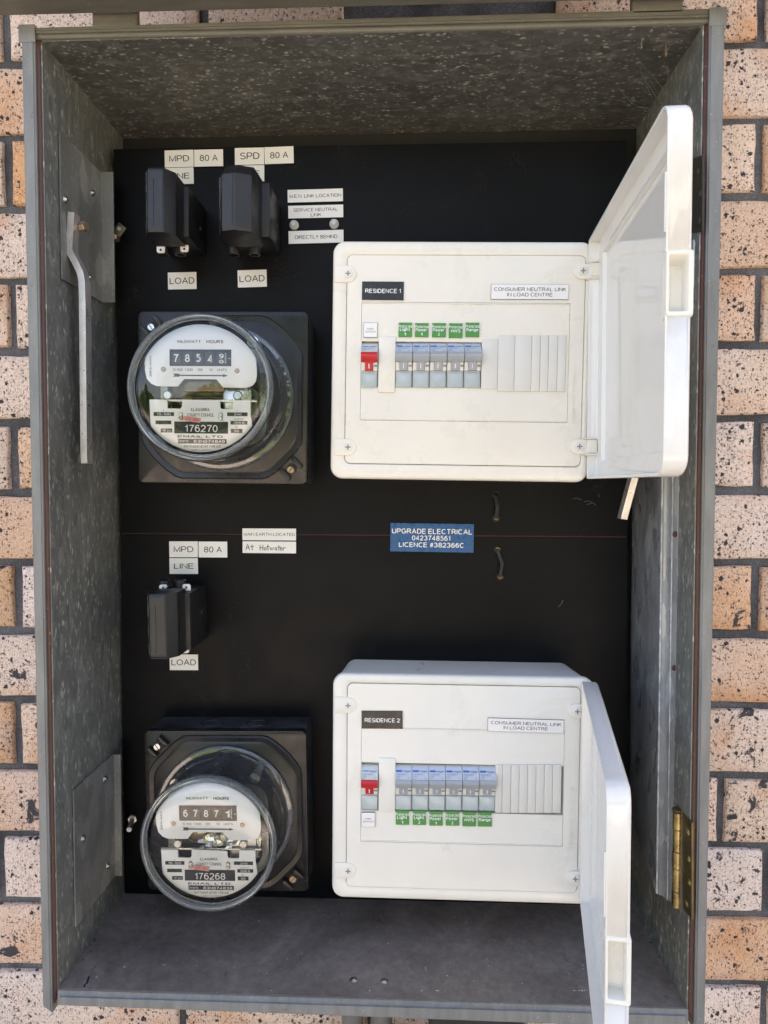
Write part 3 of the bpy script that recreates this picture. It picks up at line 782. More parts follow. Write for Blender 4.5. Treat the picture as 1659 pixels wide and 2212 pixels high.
def on_floor(px, py, off=.0012):
    w = ROT @ Vector((px-W_PX/2, -(py-H_PX/2), -F_PX)); p = CAM+w*(.7/1500)
    for _ in range(4):
        zf = iBL.z+(iBR.z-iBL.z)*((p.x-iBL.x)/(iBR.x-iBL.x))+off; p = CAM+w*((zf-CAM.z)/w.z)
    return p
rc = random.Random(9)
for pth in ([(270, 1960), (252, 1985), (238, 2012), (222, 2030), (212, 2052), (203, 2078), (196, 2098), (188, 2122), (180, 2135)], [(404, 2025), (398, 2052), (390, 2080), (384, 2108)]):
    bm = bmesh.new(); ps = []
    for a_, b_ in zip(pth, pth[1:]):
        for k in range(5): ps.append(on_floor(a_[0]+(b_[0]-a_[0])*k/5+rc.uniform(-1.5, 1.5), a_[1]+(b_[1]-a_[1])*k/5, .0013))
    wd = .0012 if pth[0][0] < 300 else .0004
    vs_ = [[bm.verts.new(p+Vector((s_*wd*rc.uniform(.3, 1.3), 0, 0))) for s_ in (-1, 1)] for p in ps]
    for a_, b_ in zip(vs_, vs_[1:]): bm.faces.new((a_[0], a_[1], b_[1], b_[0]))
    obj('crack', bm, M['dark'], cab)
bm = bmesh.new()
for px, py, n_, sp in ((1245, 2095, 9, 16), (1035, 2065, 1, 1), (1300, 2040, 14, 60), (1250, 2145, 8, 14), (1020, 2128, 12, 120), (700, 2080, 12, 140)):
    for k in range(n_):
        p = on_floor(px+rc.uniform(-sp, sp), min(2140, py+rc.uniform(-sp, sp)*.6), .0012); r_ = rc.uniform(.0004, .0012)
        pts_ = [p+Vector((r_*rc.uniform(.6, 1.3)*math.cos(a_), r_*rc.uniform(.6, 1.3)*math.sin(a_), 0)) for a_ in (0, 1.05, 2.1, 3.14, 4.2, 5.2)]
        t_ = bm.verts.new(p+Vector((0, 0, r_*.6))); q_ = [bm.verts.new(v) for v in pts_]
        for a_, b_ in zip(q_, q_[1:]+q_[:1]): bm.faces.new((a_, b_, t_))
tag(obj('grit', bm, M['blank']), kind='stuff', label='pale grit and crumbs scattered over the cabinet floor')
bm = bmesh.new()
for k in range(70):
    t_ = rc.random(); px, py = 1405+t_*85+rc.uniform(-22, 10), 2010+t_*120+rc.uniform(-14, 14)
    if k % 4 == 0: px, py = 150+rc.random()*60, 2095-(rc.random()*80)
    p = on_floor(min(px, 1478), min(py, 2138), .0012); r_ = rc.uniform(.0006, .0022); a0_ = rc.uniform(0, 6)
    q_ = [bm.verts.new(p+Vector((r_*rc.uniform(.5, 1.3)*math.cos(a_+a0_), r_*rc.uniform(.5, 1.3)*math.sin(a_+a0_), rc.uniform(0, .001)))) for a_ in (0, 1.3, 2.5, 3.9, 5.1)]
    t_ = bm.verts.new(p+Vector((0, 0, r_*.4)))
    for a_, b_ in zip(q_, q_[1:]+q_[:1]): bm.faces.new((a_, b_, t_))
tag(obj('rust_flakes', bm, M['primer']), kind='stuff', label='brown rust flakes gathered along the edges of the cabinet floor')
# left mounting brackets: a plate on the side wall folded to face forward
def wall_x(z): t = (iTL.z-z)/(iTL.z-iBL.z); return iTL.x+(iBL.x-iTL.x)*t
def wall_xr(z): t = (iTR.z-z)/(iTR.z-iBR.z); return iTR.x+(iBR.x-iTR.x)*t
def on_left(px, py, off=.0015):
    """point of the left side wall seen at px, py"""
    w = ROT @ Vector((px-W_PX/2, -(py-H_PX/2), -F_PX)); p = CAM.copy()
    t = .7
    for _ in range(12):
        p = CAM+w*t; t *= (wall_x(p.z)+off-CAM.x)/(p.x-CAM.x)
    return CAM+w*t
def on_right(px, py, off=-.0015):
    w = ROT @ Vector((px-W_PX/2, -(py-H_PX/2), -F_PX)); t = .7/1500
    for _ in range(12):
        p = CAM+w*t; t *= (wall_xr(p.z)+off-CAM.x)/(p.x-CAM.x)
    return CAM+w*t
def bracket(tf, bf, px_front, rivets, w_px):
    A, B = on_left(tf[0], tf[1], .003), on_left(bf[0], bf[1], .003)
    yf = (A.y+B.y)/2; C = on_left(px_front, (tf[1]+bf[1])/2, .003); y_front = C.y
    z1, z0 = A.z, B.z; x0 = wall_x((z0+z1)/2)+.0022; x1 = P(w_px, (tf[1]+bf[1])/2, yf).x
    xt, xb = wall_x(z1), wall_x(z0)
    br = empty('tmp', Matrix.Identity(4)); bpy.data.objects.remove(br)
    bm = bmesh.new(); th = .0016
    L = []
    for z, x in ((z0, xb), (z1, xt)):
        x += .0022
        dx = x1-x0
        L.append([Vector((x, y_front, z)), Vector((x, yf+.001, z)), Vector((x+.001, yf+.0018, z)), Vector((x+dx, yf+.0018, z)), Vector((x+dx, yf, z)), Vector((x+.0026, yf, z)), Vector((x+.0018, yf-.001, z)), Vector((x+.0016, y_front, z))])
    loft(L, bm=bm)
    o = obj('bracket', bm, M['galvclean'], cab, 50)
    for (px, py) in rivets:
        c = on_left(px, py, .0045)
        q = lathe([(0, -.003), (.0018, -.0028), (.0034, -.0012), (.0036, .0), (0, 0)], (0, 0, 0), 14); xform(q, Matrix.Translation(c+Vector((-.0005, 0, 0))) @ Matrix.Rotation(math.radians(90), 4, 'Z'))
        r_ = obj('rivet', q, M['steel'], o)
    return yf
bracket((217, 373), (218, 652), 132, [(200, 417), (141, 431), (193, 599)], 246)
bracket((241.6, 1631), (247, 1891), 159, [(227, 1683), (179, 1811), (233, 1870)], 262)
# two door stays
pth = [P(160, 463, -.146), P(155.6, 541, -.146), P(158, 552, -.146), P(168, 569, -.146), P(179, 592, -.146), P(182.5, 611, -.146), P(184, 660, -.146), P(187, 985, -.146), P(188, 1001, -.146)]
st = obj('door_stay', bar(pth, .0065, .0125), M['dullsteel'], cab, 40)
c = P(176, 490, -.140)
q = lathe([(0, -.006), (.0042, -.006), (.005, -.005), (.005, 0), (.0028, 0), (.0028, .012), (0, .012)], (0, 0, 0), 6); xform(q, Matrix.Translation(c) @ Matrix.Rotation(math.radians(70), 4, 'Z'))
obj('pivot_bolt', q, M['brass'], st)
pth = [P(1344, 1121, -.120), P(1346, 1112, -.121), P(1368, 1030, -.126), P(1400, 905, -.138), P(1450, 720, -.155), P(1492, 560, -.170)]
st2 = obj('door_stay', bar(pth, .0065, .0125), M['dullsteel'], cab, 40)
c = P(1500, 520, -.172); c2 = P(1500, 625, -.172)
obj('pivot_plate', box(c.x-.0035, c.x+.0035, -.178, -.165, c2.z, c.z, .002), M['dullsteel'], st2)

# ------------------------------------------------------------------ inner frame channel with gilt hinges, right
def yp(py): return -.050+(py-300)/1660*.020        # the panel leans back a little
chan = []
YS = [-.036, -.124, -.1285, -.1315, -.1335, -.1345, -.1405, -.1425, -.1485, -.151]
for pxs, py in (([1363.5, 1424, 1427.5, 1430.5, 1433.5, 1437, 1449.5, 1452, 1462.5, 1468], 150), ([1359, 1413, 1416.5, 1419.5, 1422.5, 1426, 1439.5, 1442, 1454, 1459], 1915)):
    o_ = [(P(px, 1100 if py < 1000 else 1900, y).x, y) for px, y in zip(pxs, YS)]
    i_ = [(x+.0004 if k > 5 else x+.0015, y+.0016) for k, (x, y) in enumerate(o_)]
    zz = P(1400, 160, -.09).z if py < 1000 else P(1400, 1915, -.12).z
    if py < 1000: zz = min(zz, .34)
    chan.append([Vector((x, y, zz)) for x, y in o_+i_[::-1]])
# slanted lower end, as cut
low = [Vector((v.x, v.y, v.z+(.040*(1-min(1, (-.036-v.y)/.09))))) for v in chan[1]]
frm = obj('swing_frame', loft([chan[0], low]), M['channel'], cab, 50)
for k_, r_ in ((3, .0011), (7, .0006)): obj('fold_highlight', tube([low[k_], chan[0][k_]], r_, 8), M['foldglint'], frm)  # pale strips stand in for the highlight along both bends
obj('rubber_seal', tube([low[9]+Vector((.0008, 0, .01)), chan[0][9]+Vector((.0008, 0, 0))], .0009, 8), M['primer'], frm)
for px, py in ((1459, 1154), (1457, 1443)):
    c = P(px, py, -.1475); obj('weld_spot', lathe([(0, -.0012), (.0022, -.0008), (.003, .0), (0, 0)], (c.x, c.y, c.z), 12), M['primer'], frm)
c = P(1439, 1806, -.134); bm = tube([Vector((c.x, -.130, c.z)), Vector((c.x-.001, -.142, c.z+.0005))], .0030, 14); obj('lock_stud', bm, M['dullsteel'], frm)
def butt_hinge(ytop, ybot, joints, leaf, screws, kn='gold'):
    h = None
    px = 1467
    YK = -.163; zt, zb = P(px, ytop, YK).z, P(px, ybot, YK).z; cx = P(1464, (ytop+ybot)/2, YK).x if ytop > 1000 else wall_xr(zt)-.0048
    bm = bmesh.new()
    L = [on_right(*q, -.0022) for q in leaf]
    a = [bm.verts.new(p) for p in L]; b = [bm.verts.new(p+Vector((.0018, 0, 0))) for p in L]
    bm.faces.new(a); bm.faces.new(b[::-1])
    for i in range(len(a)):
        j = (i+1) % len(a); bm.faces.new((a[i], b[i], b[j], a[j]))
    h = obj('hinge', bm, M['golddark' if kn == 'gold' else 'hingedark'], cab)
    zs = [zt]+[P(px, j, YK).z for j in joints]+[zb]
    for i, (a_, b_) in enumerate(zip(zs, zs[1:])):
        rr_ = .0047 if i % 2 else .0051
        q = lathe([(0, 0), (rr_-.0006, 0), (rr_, .0006), (rr_, a_-b_-.0010), (rr_-.0006, a_-b_-.0004), (0, a_-b_-.0004)], (0, 0, 0), 24)
        xform(q, Matrix.Translation((cx, YK, b_)) @ Matrix.Rotation(math.pi/2, 4, 'X'))
        obj('knuckle', q, M[kn], h)
    q = lathe([(0, 0), (.0040, 0), (.0057, .0006), (.0057, .002), (.0040, .003), (0, .0032)], (0, 0, 0), 24); xform(q, Matrix.Translation((cx, YK, zt)) @ Matrix.Rotation(math.pi/2, 4, 'X')); obj('pin_cap', q, M['golddark' if kn == 'gold' else kn], h)
    for (sx, sy) in screws:
        c = on_right(sx, sy, -.0022)
        q = lathe([(0, -.0016), (.0016, -.0014), (.0034, -.0004), (.0036, 0), (0, 0)], (0, 0, 0), 14); xform(q, Matrix.Translation(c+Vector((.0002, 0, 0))) @ Matrix.Rotation(math.radians(-90), 4, 'Z')); obj('screw', q, M[kn], h)
butt_hinge(1752, 1958, [1790, 1838, 1874, 1924], [(1474, 1756), (1494, 1777), (1494, 1985), (1474, 1962)], [(1486, 1798), (1488, 1856), (1489, 1907), (1483, 1952)])
butt_hinge(340, 520, [380, 420, 460, 490], [(1488, 345), (1517, 335), (1517, 500), (1488, 505)], [(1507, 372), (1512, 420), (1510, 478)], 'hingedark')

# ------------------------------------------------------------------ black mounting panel (two boards)
def boardY(p): return p
mp = empty('mounting_panel', Matrix.Identity(4), 'black mounting board in two halves lining the back of the cabinet', 'panel')
def board(q, holes=()):
    bm = bmesh.new(); pts = [P(px, py, yp(py)) for px, py in q]
    th = Vector((0, .012, 0)); a = [bm.verts.new(p) for p in pts]; b = [bm.verts.new(p+th) for p in pts]
    bm.faces.new(a); bm.faces.new(b[::-1])
    for i in range(4):
        j = (i+1) % 4; bm.faces.new((a[i], b[i], b[j], a[j]))
    bmesh.ops.bevel(bm, geom=bm.edges[:], offset=.0005, segments=2, affect='EDGES')
    return obj('board', bm, M['panel'], mp)
board([(245, 322), (1352, 303), (1355, 1158.5), (261, 1151.5)])
board([(261, 1154.5), (1355, 1162.5), (1353, 1970), (268, 1947)])
p0, p1 = P(262, 1153, yp(1153)), P(1354, 1160.5, yp(1160))
bm = tube([p0+Vector((0, .0050, 0)), p1+Vector((0, .0050, 0))], .0035, 6); obj('joint_strip', bm, M['seam'], mp)
for (a0, b0, c0) in (((1071, 1068), (1075, 1094), (1072, 1120)), ((1075, 1187), (1085, 1216), (1081, 1246))):
    ps = [P(*a0, yp(1100)+.004), P(a0[0], a0[1]+2, yp(1100)-.003), P(*b0, yp(1100)-.006), P(c0[0], c0[1]-2, yp(1100)-.003), P(*c0, yp(1100)+.004)]
    q = bmesh.new()
    fine = []
    for i in range(4):
        for k in range(4): fine.append(ps[i].lerp(ps[i+1], k/4))
    fine.append(ps[-1])
    for w_ in (-.0012, 0, .0012): tube([p+Vector((w_, 0, 0)) for p in fine], .0009, 6, q)
    n_ = 'upper' if a0[1] < 1100 else 'lower'
    tie = obj('cable_tie', q, M['blackplastic'])
    tag(tie, ('black cable tie through the board just below the upper consumer unit' if n_ == 'upper' else 'black cable tie through the board below the red joint line'), 'cable tie', 'cable ties through the black board')
    for c_ in (a0, c0):
        c = P(*c_, yp(1100)-.0003); obj('tie_hole', lathe([(0, .0004), (.0026, .0003), (.0035, -.0006), (.0044, .0004)], (c.x, c.y, c.z), 14), M['lam'], tie)
def scuffs(strokes, wd, mat):
    bm = bmesh.new()
    for st_ in strokes:
        ps = [P(px, py, yp(py)-.0003) for px, py in st_]
        tube(ps, wd, 4, bm)
    obj('scuff', bm, M[mat], mp)
scuffs([[(1237, 1078), (1246, 1076), (1256, 1080)], [(1262, 1084), (1272, 1082), (1284, 1088), (1287, 1091)], [(1268, 1090), (1278, 1087)], [(1293, 1068), (1294, 1074)],
        [(1206, 1311), (1213, 1304), (1216, 1296)], [(440, 1325), (441, 1333)], [(1110, 1040), (1118, 1040)]], .00022, 'greyink')
# studs
for (px, py, nm, lb) in ((635, 485.7, 'hex_bolt', 'pale hexagonal bolt left of pair under the service neutral link label'), (721.6, 483.4, 'hex_bolt', 'pale hexagonal bolt right of pair under the service neutral link label')):
    c = P(px, py, yp(py)-.002); q = lathe([(0, -.0055), (.0028, -.0055), (.0033, -.0045), (.0042, -.0035), (.0046, -.003), (.0046, .002), (0, .002)], (0, 0, 0), 6)
    lathe([(.0015, -.003), (.0052, -.0005), (.0052, .002)], (0, 0, 0), 20, q); xform(q, Matrix.Translation(c))
    tag(obj(nm, q, M['mcb'], None, 20), lb, 'bolt', 'hex bolts of the neutral link')
lat = empty('latch_dog', Matrix.Translation(P(257, 496, -.068)) @ Matrix.Rotation(math.radians(40), 4, 'Y'), 'small square steel latch dog with a screw beside the upper left bracket', 'latch')
obj('block', box(-.0055, .0055, 0, .0025, -.0065, .0065, .0006), M['golddark'], lat)
obj('screw', disc_y(0, .001, .0026, .002, -.0012), M['steel'], lat)
obj('stud', lathe([(0, -.006), (.003, -.0055), (.0034, -.004), (.0034, .003), (0, .003)], (.0035, 0, -.0095), 16), M['brass'], lat)
sd = obj('threaded_stud', bmesh.new(), M['dullsteel']); me = sd.data
q = tube([P(286, 1768, -.032), P(283.5, 1778, -.045), P(279, 1792, -.062)], .0028, 14); tube([P(279, 1792, -.062), P(278.9, 1792.3, -.0635)], .0022, 14, q); tube([P(287, 1766, -.030), P(285.5, 1771, -.036)], .0052, 6, q); finish(q); q.to_mesh(me); q.free()
tag(sd, 'bare threaded stud poking through the board left of the lower meter', 'stud')

# ------------------------------------------------------------------ engraved labels
def plate(name, c4, Y, face, lines, inkm, label, cat='label', group=None, thick=.0011, bold=0, edge='ink', parent=None):
    TL, TR, BR, BL = c4
    f = Fr(BL, BR, Y)
    w = (f.len+(P(*TR, Y)-P(*TL, Y)).length)/2; h = ((P(*TL, Y)-P(*BL, Y)).length+(P(*TR, Y)-P(*BR, Y)).length)/2
    e = empty(name, f.m, label, cat, group)
    obj('core', box(.0001, w-.0001, -thick*.75, .0006, .0001, h-.0001), M[edge], e)
    obj('face', box(.0003, w-.0003, -thick, -thick*.7, .0003, h-.0003, .0001, 1), M[face], e)
    for (s, fx0, fx1, fy0, fy1, *ex_) in lines:
        text(s, fx0*w, fx1*w, h*(1-fy1), h*(1-fy0), -thick-.0001, M[inkm], e, ex_[0] if ex_ else bold)
    return e, w, h
yl = lambda py: yp(py)-.0006
MP = [('MPD', .163, .84, .29, .68)]; A80 = [('80 A', .195, .81, .29, .68)]; LN = [('LINE', .165, .84, .31, .69)]; LD = [('LOAD', .07, .92, .29, .68)]
def pl(nm, c4, face, lines, inkm, label, **k): return plate(nm, c4, yl(c4[0][1]), face, lines, inkm, label, **k)
G1 = 'white engraved labels on the black board'
pl('engraved_label', [(355.4, 325.2), (418.8, 323.9), (419.8, 361.6), (356.3, 363.3)], 'labelwhite', MP, 'ink', 'white label reading MPD above the top left fuse holder', group=G1)
pl('engraved_label', [(419.5, 323.9), (483, 322.6), (483.3, 360.3), (419.8, 361.6)], 'labelwhite', A80, 'ink', 'white label reading 80 A right of the upper MPD label', group=G1)
pl('engraved_label', [(356.3, 363.3), (419.2, 361.6), (419.8, 398.4), (357, 400)], 'labelwhite', LN, 'ink', 'white label reading LINE under the upper MPD label, half hidden by the fuse holder', group=G1)
pl('engraved_label', [(506.7, 320.3), (570.9, 318.7), (571.5, 356.4), (507.4, 357.7)], 'labelwhite', [('SPD', .19, .84, .29, .68)], 'ink', 'white label reading SPD at the top of the board', group=G1)
pl('engraved_label', [(571.2, 318.4), (635, 316), (635.6, 353.8), (571.8, 356.2)], 'labelwhite', A80, 'ink', 'white label reading 80 A right of the SPD label', group=G1)
pl('engraved_label', [(507.4, 357.9), (571.5, 356.8), (571.8, 393), (508, 394)], 'labelwhite', LN, 'ink', 'white label reading LINE under the SPD label, mostly hidden by a fuse holder', group=G1)
pl('engraved_label', [(620.7, 410.5), (741, 407.2), (741.7, 435.9), (621.3, 439.1)], 'labelwhite', [('M.E.N. LINK LOCATION', .04, .965, .37, .66)], 'ink', 'white label reading M.E.N. LINK LOCATION', group=G1)
pl('engraved_label', [(622.3, 445), (742, 441.7), (742.4, 470.4), (622.6, 473.3)], 'labelwhite', [('SERVICE NEUTRAL', .1, .9, .22, .51), ('LINK', .41, .6, .6, .89)], 'ink', 'white label reading SERVICE NEUTRAL LINK above two bolts', group=G1)
pl('engraved_label', [(623, 499.3), (742.7, 496.4), (743, 525), (623.3, 528)], 'labelwhite', [('DIRECTLY BEHIND', .12, .885, .35, .66)], 'ink', 'white label reading DIRECTLY BEHIND under two bolts', group=G1)
pl('engraved_label', [(362.5, 588.8), (425.4, 587.5), (426, 625.3), (363.2, 626.6)], 'labelwhite', LD, 'ink', 'white label reading LOAD under the top left fuse holder', group=G1)
pl('engraved_label', [(513.2, 584), (577, 582.3), (577.7, 620.4), (513.9, 622.4)], 'labelwhite', LD, 'ink', 'white label reading LOAD under the middle fuse holder', group=G1)
pl('engraved_label', [(365.7, 1168.6), (428.6, 1168.6), (428.6, 1204.2), (366, 1204.2)], 'labelwhite', MP, 'ink', 'white label reading MPD below the red joint line of the board', group=G1)
pl('engraved_label', [(429.1, 1169), (492.2, 1169.3), (492, 1204.7), (429.1, 1204.4)], 'labelwhite', A80, 'ink', 'white label reading 80 A right of the lower MPD label', group=G1)
pl('engraved_label', [(366.4, 1205), (428.8, 1205), (429, 1240.2), (366.4, 1240)], 'labelwhite', LN, 'ink', 'white label reading LINE fully visible above the lower fuse holder', group=G1)
pl('engraved_label', [(366.8, 1412.7), (429, 1412.7), (429.3, 1447.8), (367, 1447.6)], 'labelwhite', LD, 'ink', 'white label reading LOAD under the lowest fuse holder', group=G1)
pl('engraved_label', [(523.6, 1140.4), (640.3, 1141.5), (640.3, 1168), (523.6, 1167.3)], 'labelwhite', [('MAIN EARTH LOCATED', .03, .977, .35, .63)], 'ink', 'white label reading MAIN EARTH LOCATED over the red joint line', group=G1)
hw_, w, h = pl('engraved_label', [(523.8, 1168.6), (640.3, 1169.3), (640.3, 1195.8), (524, 1194.8)], 'labelwhite', [], 'ink', 'white label handwritten At Hotwater in black pen', group=G1)
def hand(parent, w, h):
    S = [[(1052, 240), (1062, 208), (1070, 180), (1079, 208), (1088, 240)], [(1057, 219), (1086, 215)], [(1113, 188), (1112, 215), (1114, 241)], [(1098, 208), (1130, 205)],
         [(1188, 190), (1187, 215), (1188, 241)], [(1215, 188), (1214, 215), (1215, 241)], [(1188, 217), (1215, 213)],
         [(1237, 214), (1228, 219), (1226, 230), (1232, 239), (1242, 237), (1247, 226), (1243, 216), (1236, 214)],
         [(1262, 185), (1261, 215), (1264, 241)], [(1251, 206), (1276, 203)], [(1282, 212), (1286, 228), (1291, 239), (1298, 216), (1306, 238), (1311, 225), (1316, 209)],
         [(1345, 214), (1335, 213), (1328, 224), (1331, 237), (1341, 235), (1346, 214), (1346, 230), (1351, 241)], [(1366, 190), (1365, 215), (1367, 240)], [(1353, 211), (1381, 207)],
         [(1380, 226), (1396, 221), (1391, 212), (1381, 216), (1379, 228), (1386, 240), (1399, 236)], [(1405, 213), (1407, 241)], [(1406, 226), (1414, 214), (1430, 212)]]
    bm = bmesh.new()
    for s in S:
        ps = [Vector(((u-1020)/510*w, -.00125, h-(v-153)/117*h)) for u, v in s]
        tube(ps, .00038, 6, bm)
    obj('handwriting', bm, M['ink'], parent)
hand(hw_, w, h)
pl('engraved_label', [(843, 1129), (1023.5, 1132), (1023, 1194), (842.5, 1191)], 'labelblue', [('UPGRADE ELECTRICAL', .02, .975, .17, .37), ('0423748561', .26, .72, .41, .60), ('LICENCE #382366C', .105, .88, .65, .85)], 'whiteink', 'blue label with the electrician\'s name, phone and licence number in white', bold=.8, edge='labelblue')

# ------------------------------------------------------------------ fuse holders
def fuse(kind, f0, f1, ytop, ybot, Yf, label, up):
    """f0..f1: pixel x of the front face; kind 0 = slim, 1 = wider bevelled"""
    fr_ = Fr((f0, ybot), (f1, ybot), Yf)
    fr_ = Fr((f0, ybot), (f0+100, ybot-.4), Yf)
    x1 = fr_.l(f1, (ytop+ybot)/2).x; H = fr_.l((f0+f1)/2, ytop).z
    Yb = yp((ytop+ybot)/2)-Yf; e = empty('fuse_holder', fr_.m, label, 'fuse holder', 'black service fuse holders')
    if kind == 0: prof = [(0, 0), (x1, 0), (x1+.0085, .012), (x1+.0085, .042), (-.006, .042), (-.006, .010)]
    else: prof = [(0, 0), (x1*.45, -.003), (x1, .003), (x1+.001, .02), (x1+.002, .046), (-.008, .046), (-.008, .018)]
    bm = bmesh.new()
    def lay(z, s): return [Vector((px_, py_ if py_ > .03 else py_+s, z)) for px_, py_ in prof]
    tz = .0 if not kind else .010
    loft([lay(0, .0015), lay(.003, 0), lay(H-.003-tz, 0), lay(H, .0015+tz)], bm=bm)
    bmesh.ops.bevel(bm, geom=[e_ for e_ in bm.edges if e_.calc_face_angle(0) > .35], offset=.0006, segments=2, affect='EDGES')
    body = obj('carrier', bm, M['blackplastic'], e, 18)
    obj('moulding_rib', box(x1*.36, x1*.38, -.0005 if kind == 0 else -.0030, .001, .006, H-.012, .0001, 1), M['blackplastic'], e)
    dc = .042 if kind == 0 else .046
    bz0, bz1 = (0, H-.005) if up else (.0085, H-.003)
    bm = box(-.013, x1+.0135 if kind == 0 else x1+.010, dc-.004, Yb, bz0, bz1, .0012)
    obj('base', bm, M['blackplastic'], e)
    obj('side_boss', lathe([(0, -.001), (.003, -.001), (.0035, .001)], (0, 0, 0), 16), M['blackplastic'], e).matrix_local = Matrix.Translation((x1+.0135 if kind == 0 else x1+.010, Yb*.8, H*.5)) @ Matrix.Rotation(math.pi/2, 4, 'Z')
    for x in ((-.0065, .0120) if kind == 0 else (-.005, .0175)):
        sgn = 1 if up else -1; z0 = bz1 if up else bz0
        q = lathe([(.0048, .011), (.0060, .011), (.0064, .009), (.0066, -.004), (0, -.004), (0, .004), (.0048, .004)], (0, 0, 0), 28)
        xform(q, Matrix.Translation((x, dc+.020, z0)) @ Matrix.Rotation(math.pi/2 if sgn > 0 else -math.pi/2, 4, 'X'))
        obj('terminal_barrel', q, M['blackplastic'], e)
    zf = bz1 if up else bz0
    obj('divider', box(.0022, .0036, dc+.002, dc+.02, min(zf, zf+(.006 if up else -.006)), max(zf, zf+(.006 if up else -.006)), .0003), M['blackplastic'], e)
    return e, fr_, H, x1, Yb
def lugs(e, f, pts, dy, size=.0088, mat='labelwhite', up=True):
    for (px, py) in pts:
        c = f.l(px, py, dy); s = size/2
        r_ = (.0004, .0022, .0022, .0004) if up else (.0022, .0004, .0004, .0022)
        bm = rrbox(c.x-s, c.x+s, c.z-s*.82, c.z+s*.82, c.y+.0016, c.y, .001, .0003, 5, r_)
        t = obj('tag_lug', bm, M[mat], e)
        obj('eyelet', disc_y(c.x, c.z-(0 if up else .0006), .0013, c.y+.0002, c.y-.00025, .0001, 14), M['dark'], t)
e1, f1_, H1, x1_, Yb1 = fuse(0, 319.8, 352, 360, 501, -.148, 'slim black fuse holder under the upper MPD label, left of two', False)
lugs(e1, f1_, [(347, 538.5), (398, 536.5)], .052, up=False)
e2, f2_, H2, x2_, Yb2 = fuse(1, 480, 542, 347, 498, -.150, 'wide black fuse holder with angled faces covering the SPD line label', False)
e3, f3_, H3, x3_, Yb3 = fuse(0, 326, 357.5, 1284, 1424, -.139, 'black fuse holder with two white lugs on top, below the red joint line', True)
lugs(e3, f3_, [(352.3, 1270), (402.6, 1269)], .050)
c = f3_.l(400, 1403, .075); t3 = obj('tag_lug', rrbox(c.x-.0045, c.x+.0045, c.z-.0045, c.z+.006, c.y+.0016, c.y, .003, .0003), M['labelwhite'], e3)
# printing on the left cheek of the carriers
def cheek(e, kind, items, H):
    n = Vector((-(.010 if kind == 0 else .018), -(.006 if kind == 0 else .008), 0)).normalized()
    mid = Vector((-.003 if kind == 0 else -.004, .005 if kind == 0 else .009, 0))+n*.0005
    up = Vector((0, 0, 1)); across = up.cross(n).normalized(); X = -up; R = Matrix((X, n.cross(X), n)).transposed().to_4x4()
    for sx, w_, z0, z1, t in items:
        me, ax, bx, ay, by = text_mesh(t, M['mcblabel'], 0)
        o = bpy.data.objects.new('lettering', me); COL.objects.link(o); o.parent = e
        S = Matrix.Diagonal(((z1-z0)*H/(bx-ax), w_/(by-ay), 1, 1))
        o.matrix_local = Matrix.Translation(mid+across*sx+Vector((0, 0, (z0+z1)/2*H))) @ R @ S @ Matrix.Translation((-(ax+bx)/2, -(ay+by)/2, 0))
cheek(e1, 0, [(0, .0036, .80, .95, 'ipd'), (0, .0038, .64, .76, 'O'), (.001, .0012, .25, .5, 'IIIIIIIII'), (-.001, .0012, .06, .2, 'IIIIII')], H1)
cheek(e3, 0, [(0, .0036, .80, .95, 'ipd'), (0, .0038, .64, .79, 'O'), (.001, .0010, .32, .54, 'IIIIIIIIIIIII'), (-.0014, .0016, .38, .48, '80'), (.001, .0026, .08, .22, 'IIIII')], H3)
cheek(e2, 1, [(.003, .0022, .66, .80, '500V AC'), (-.0045, .0018, .70, .84, 'IIIII'), (-.0015, .0022, .38, .70, 'IIIIIIIIIIII'), (.001, .0024, .2, .34, 'IIIII\nIIII')], H2)

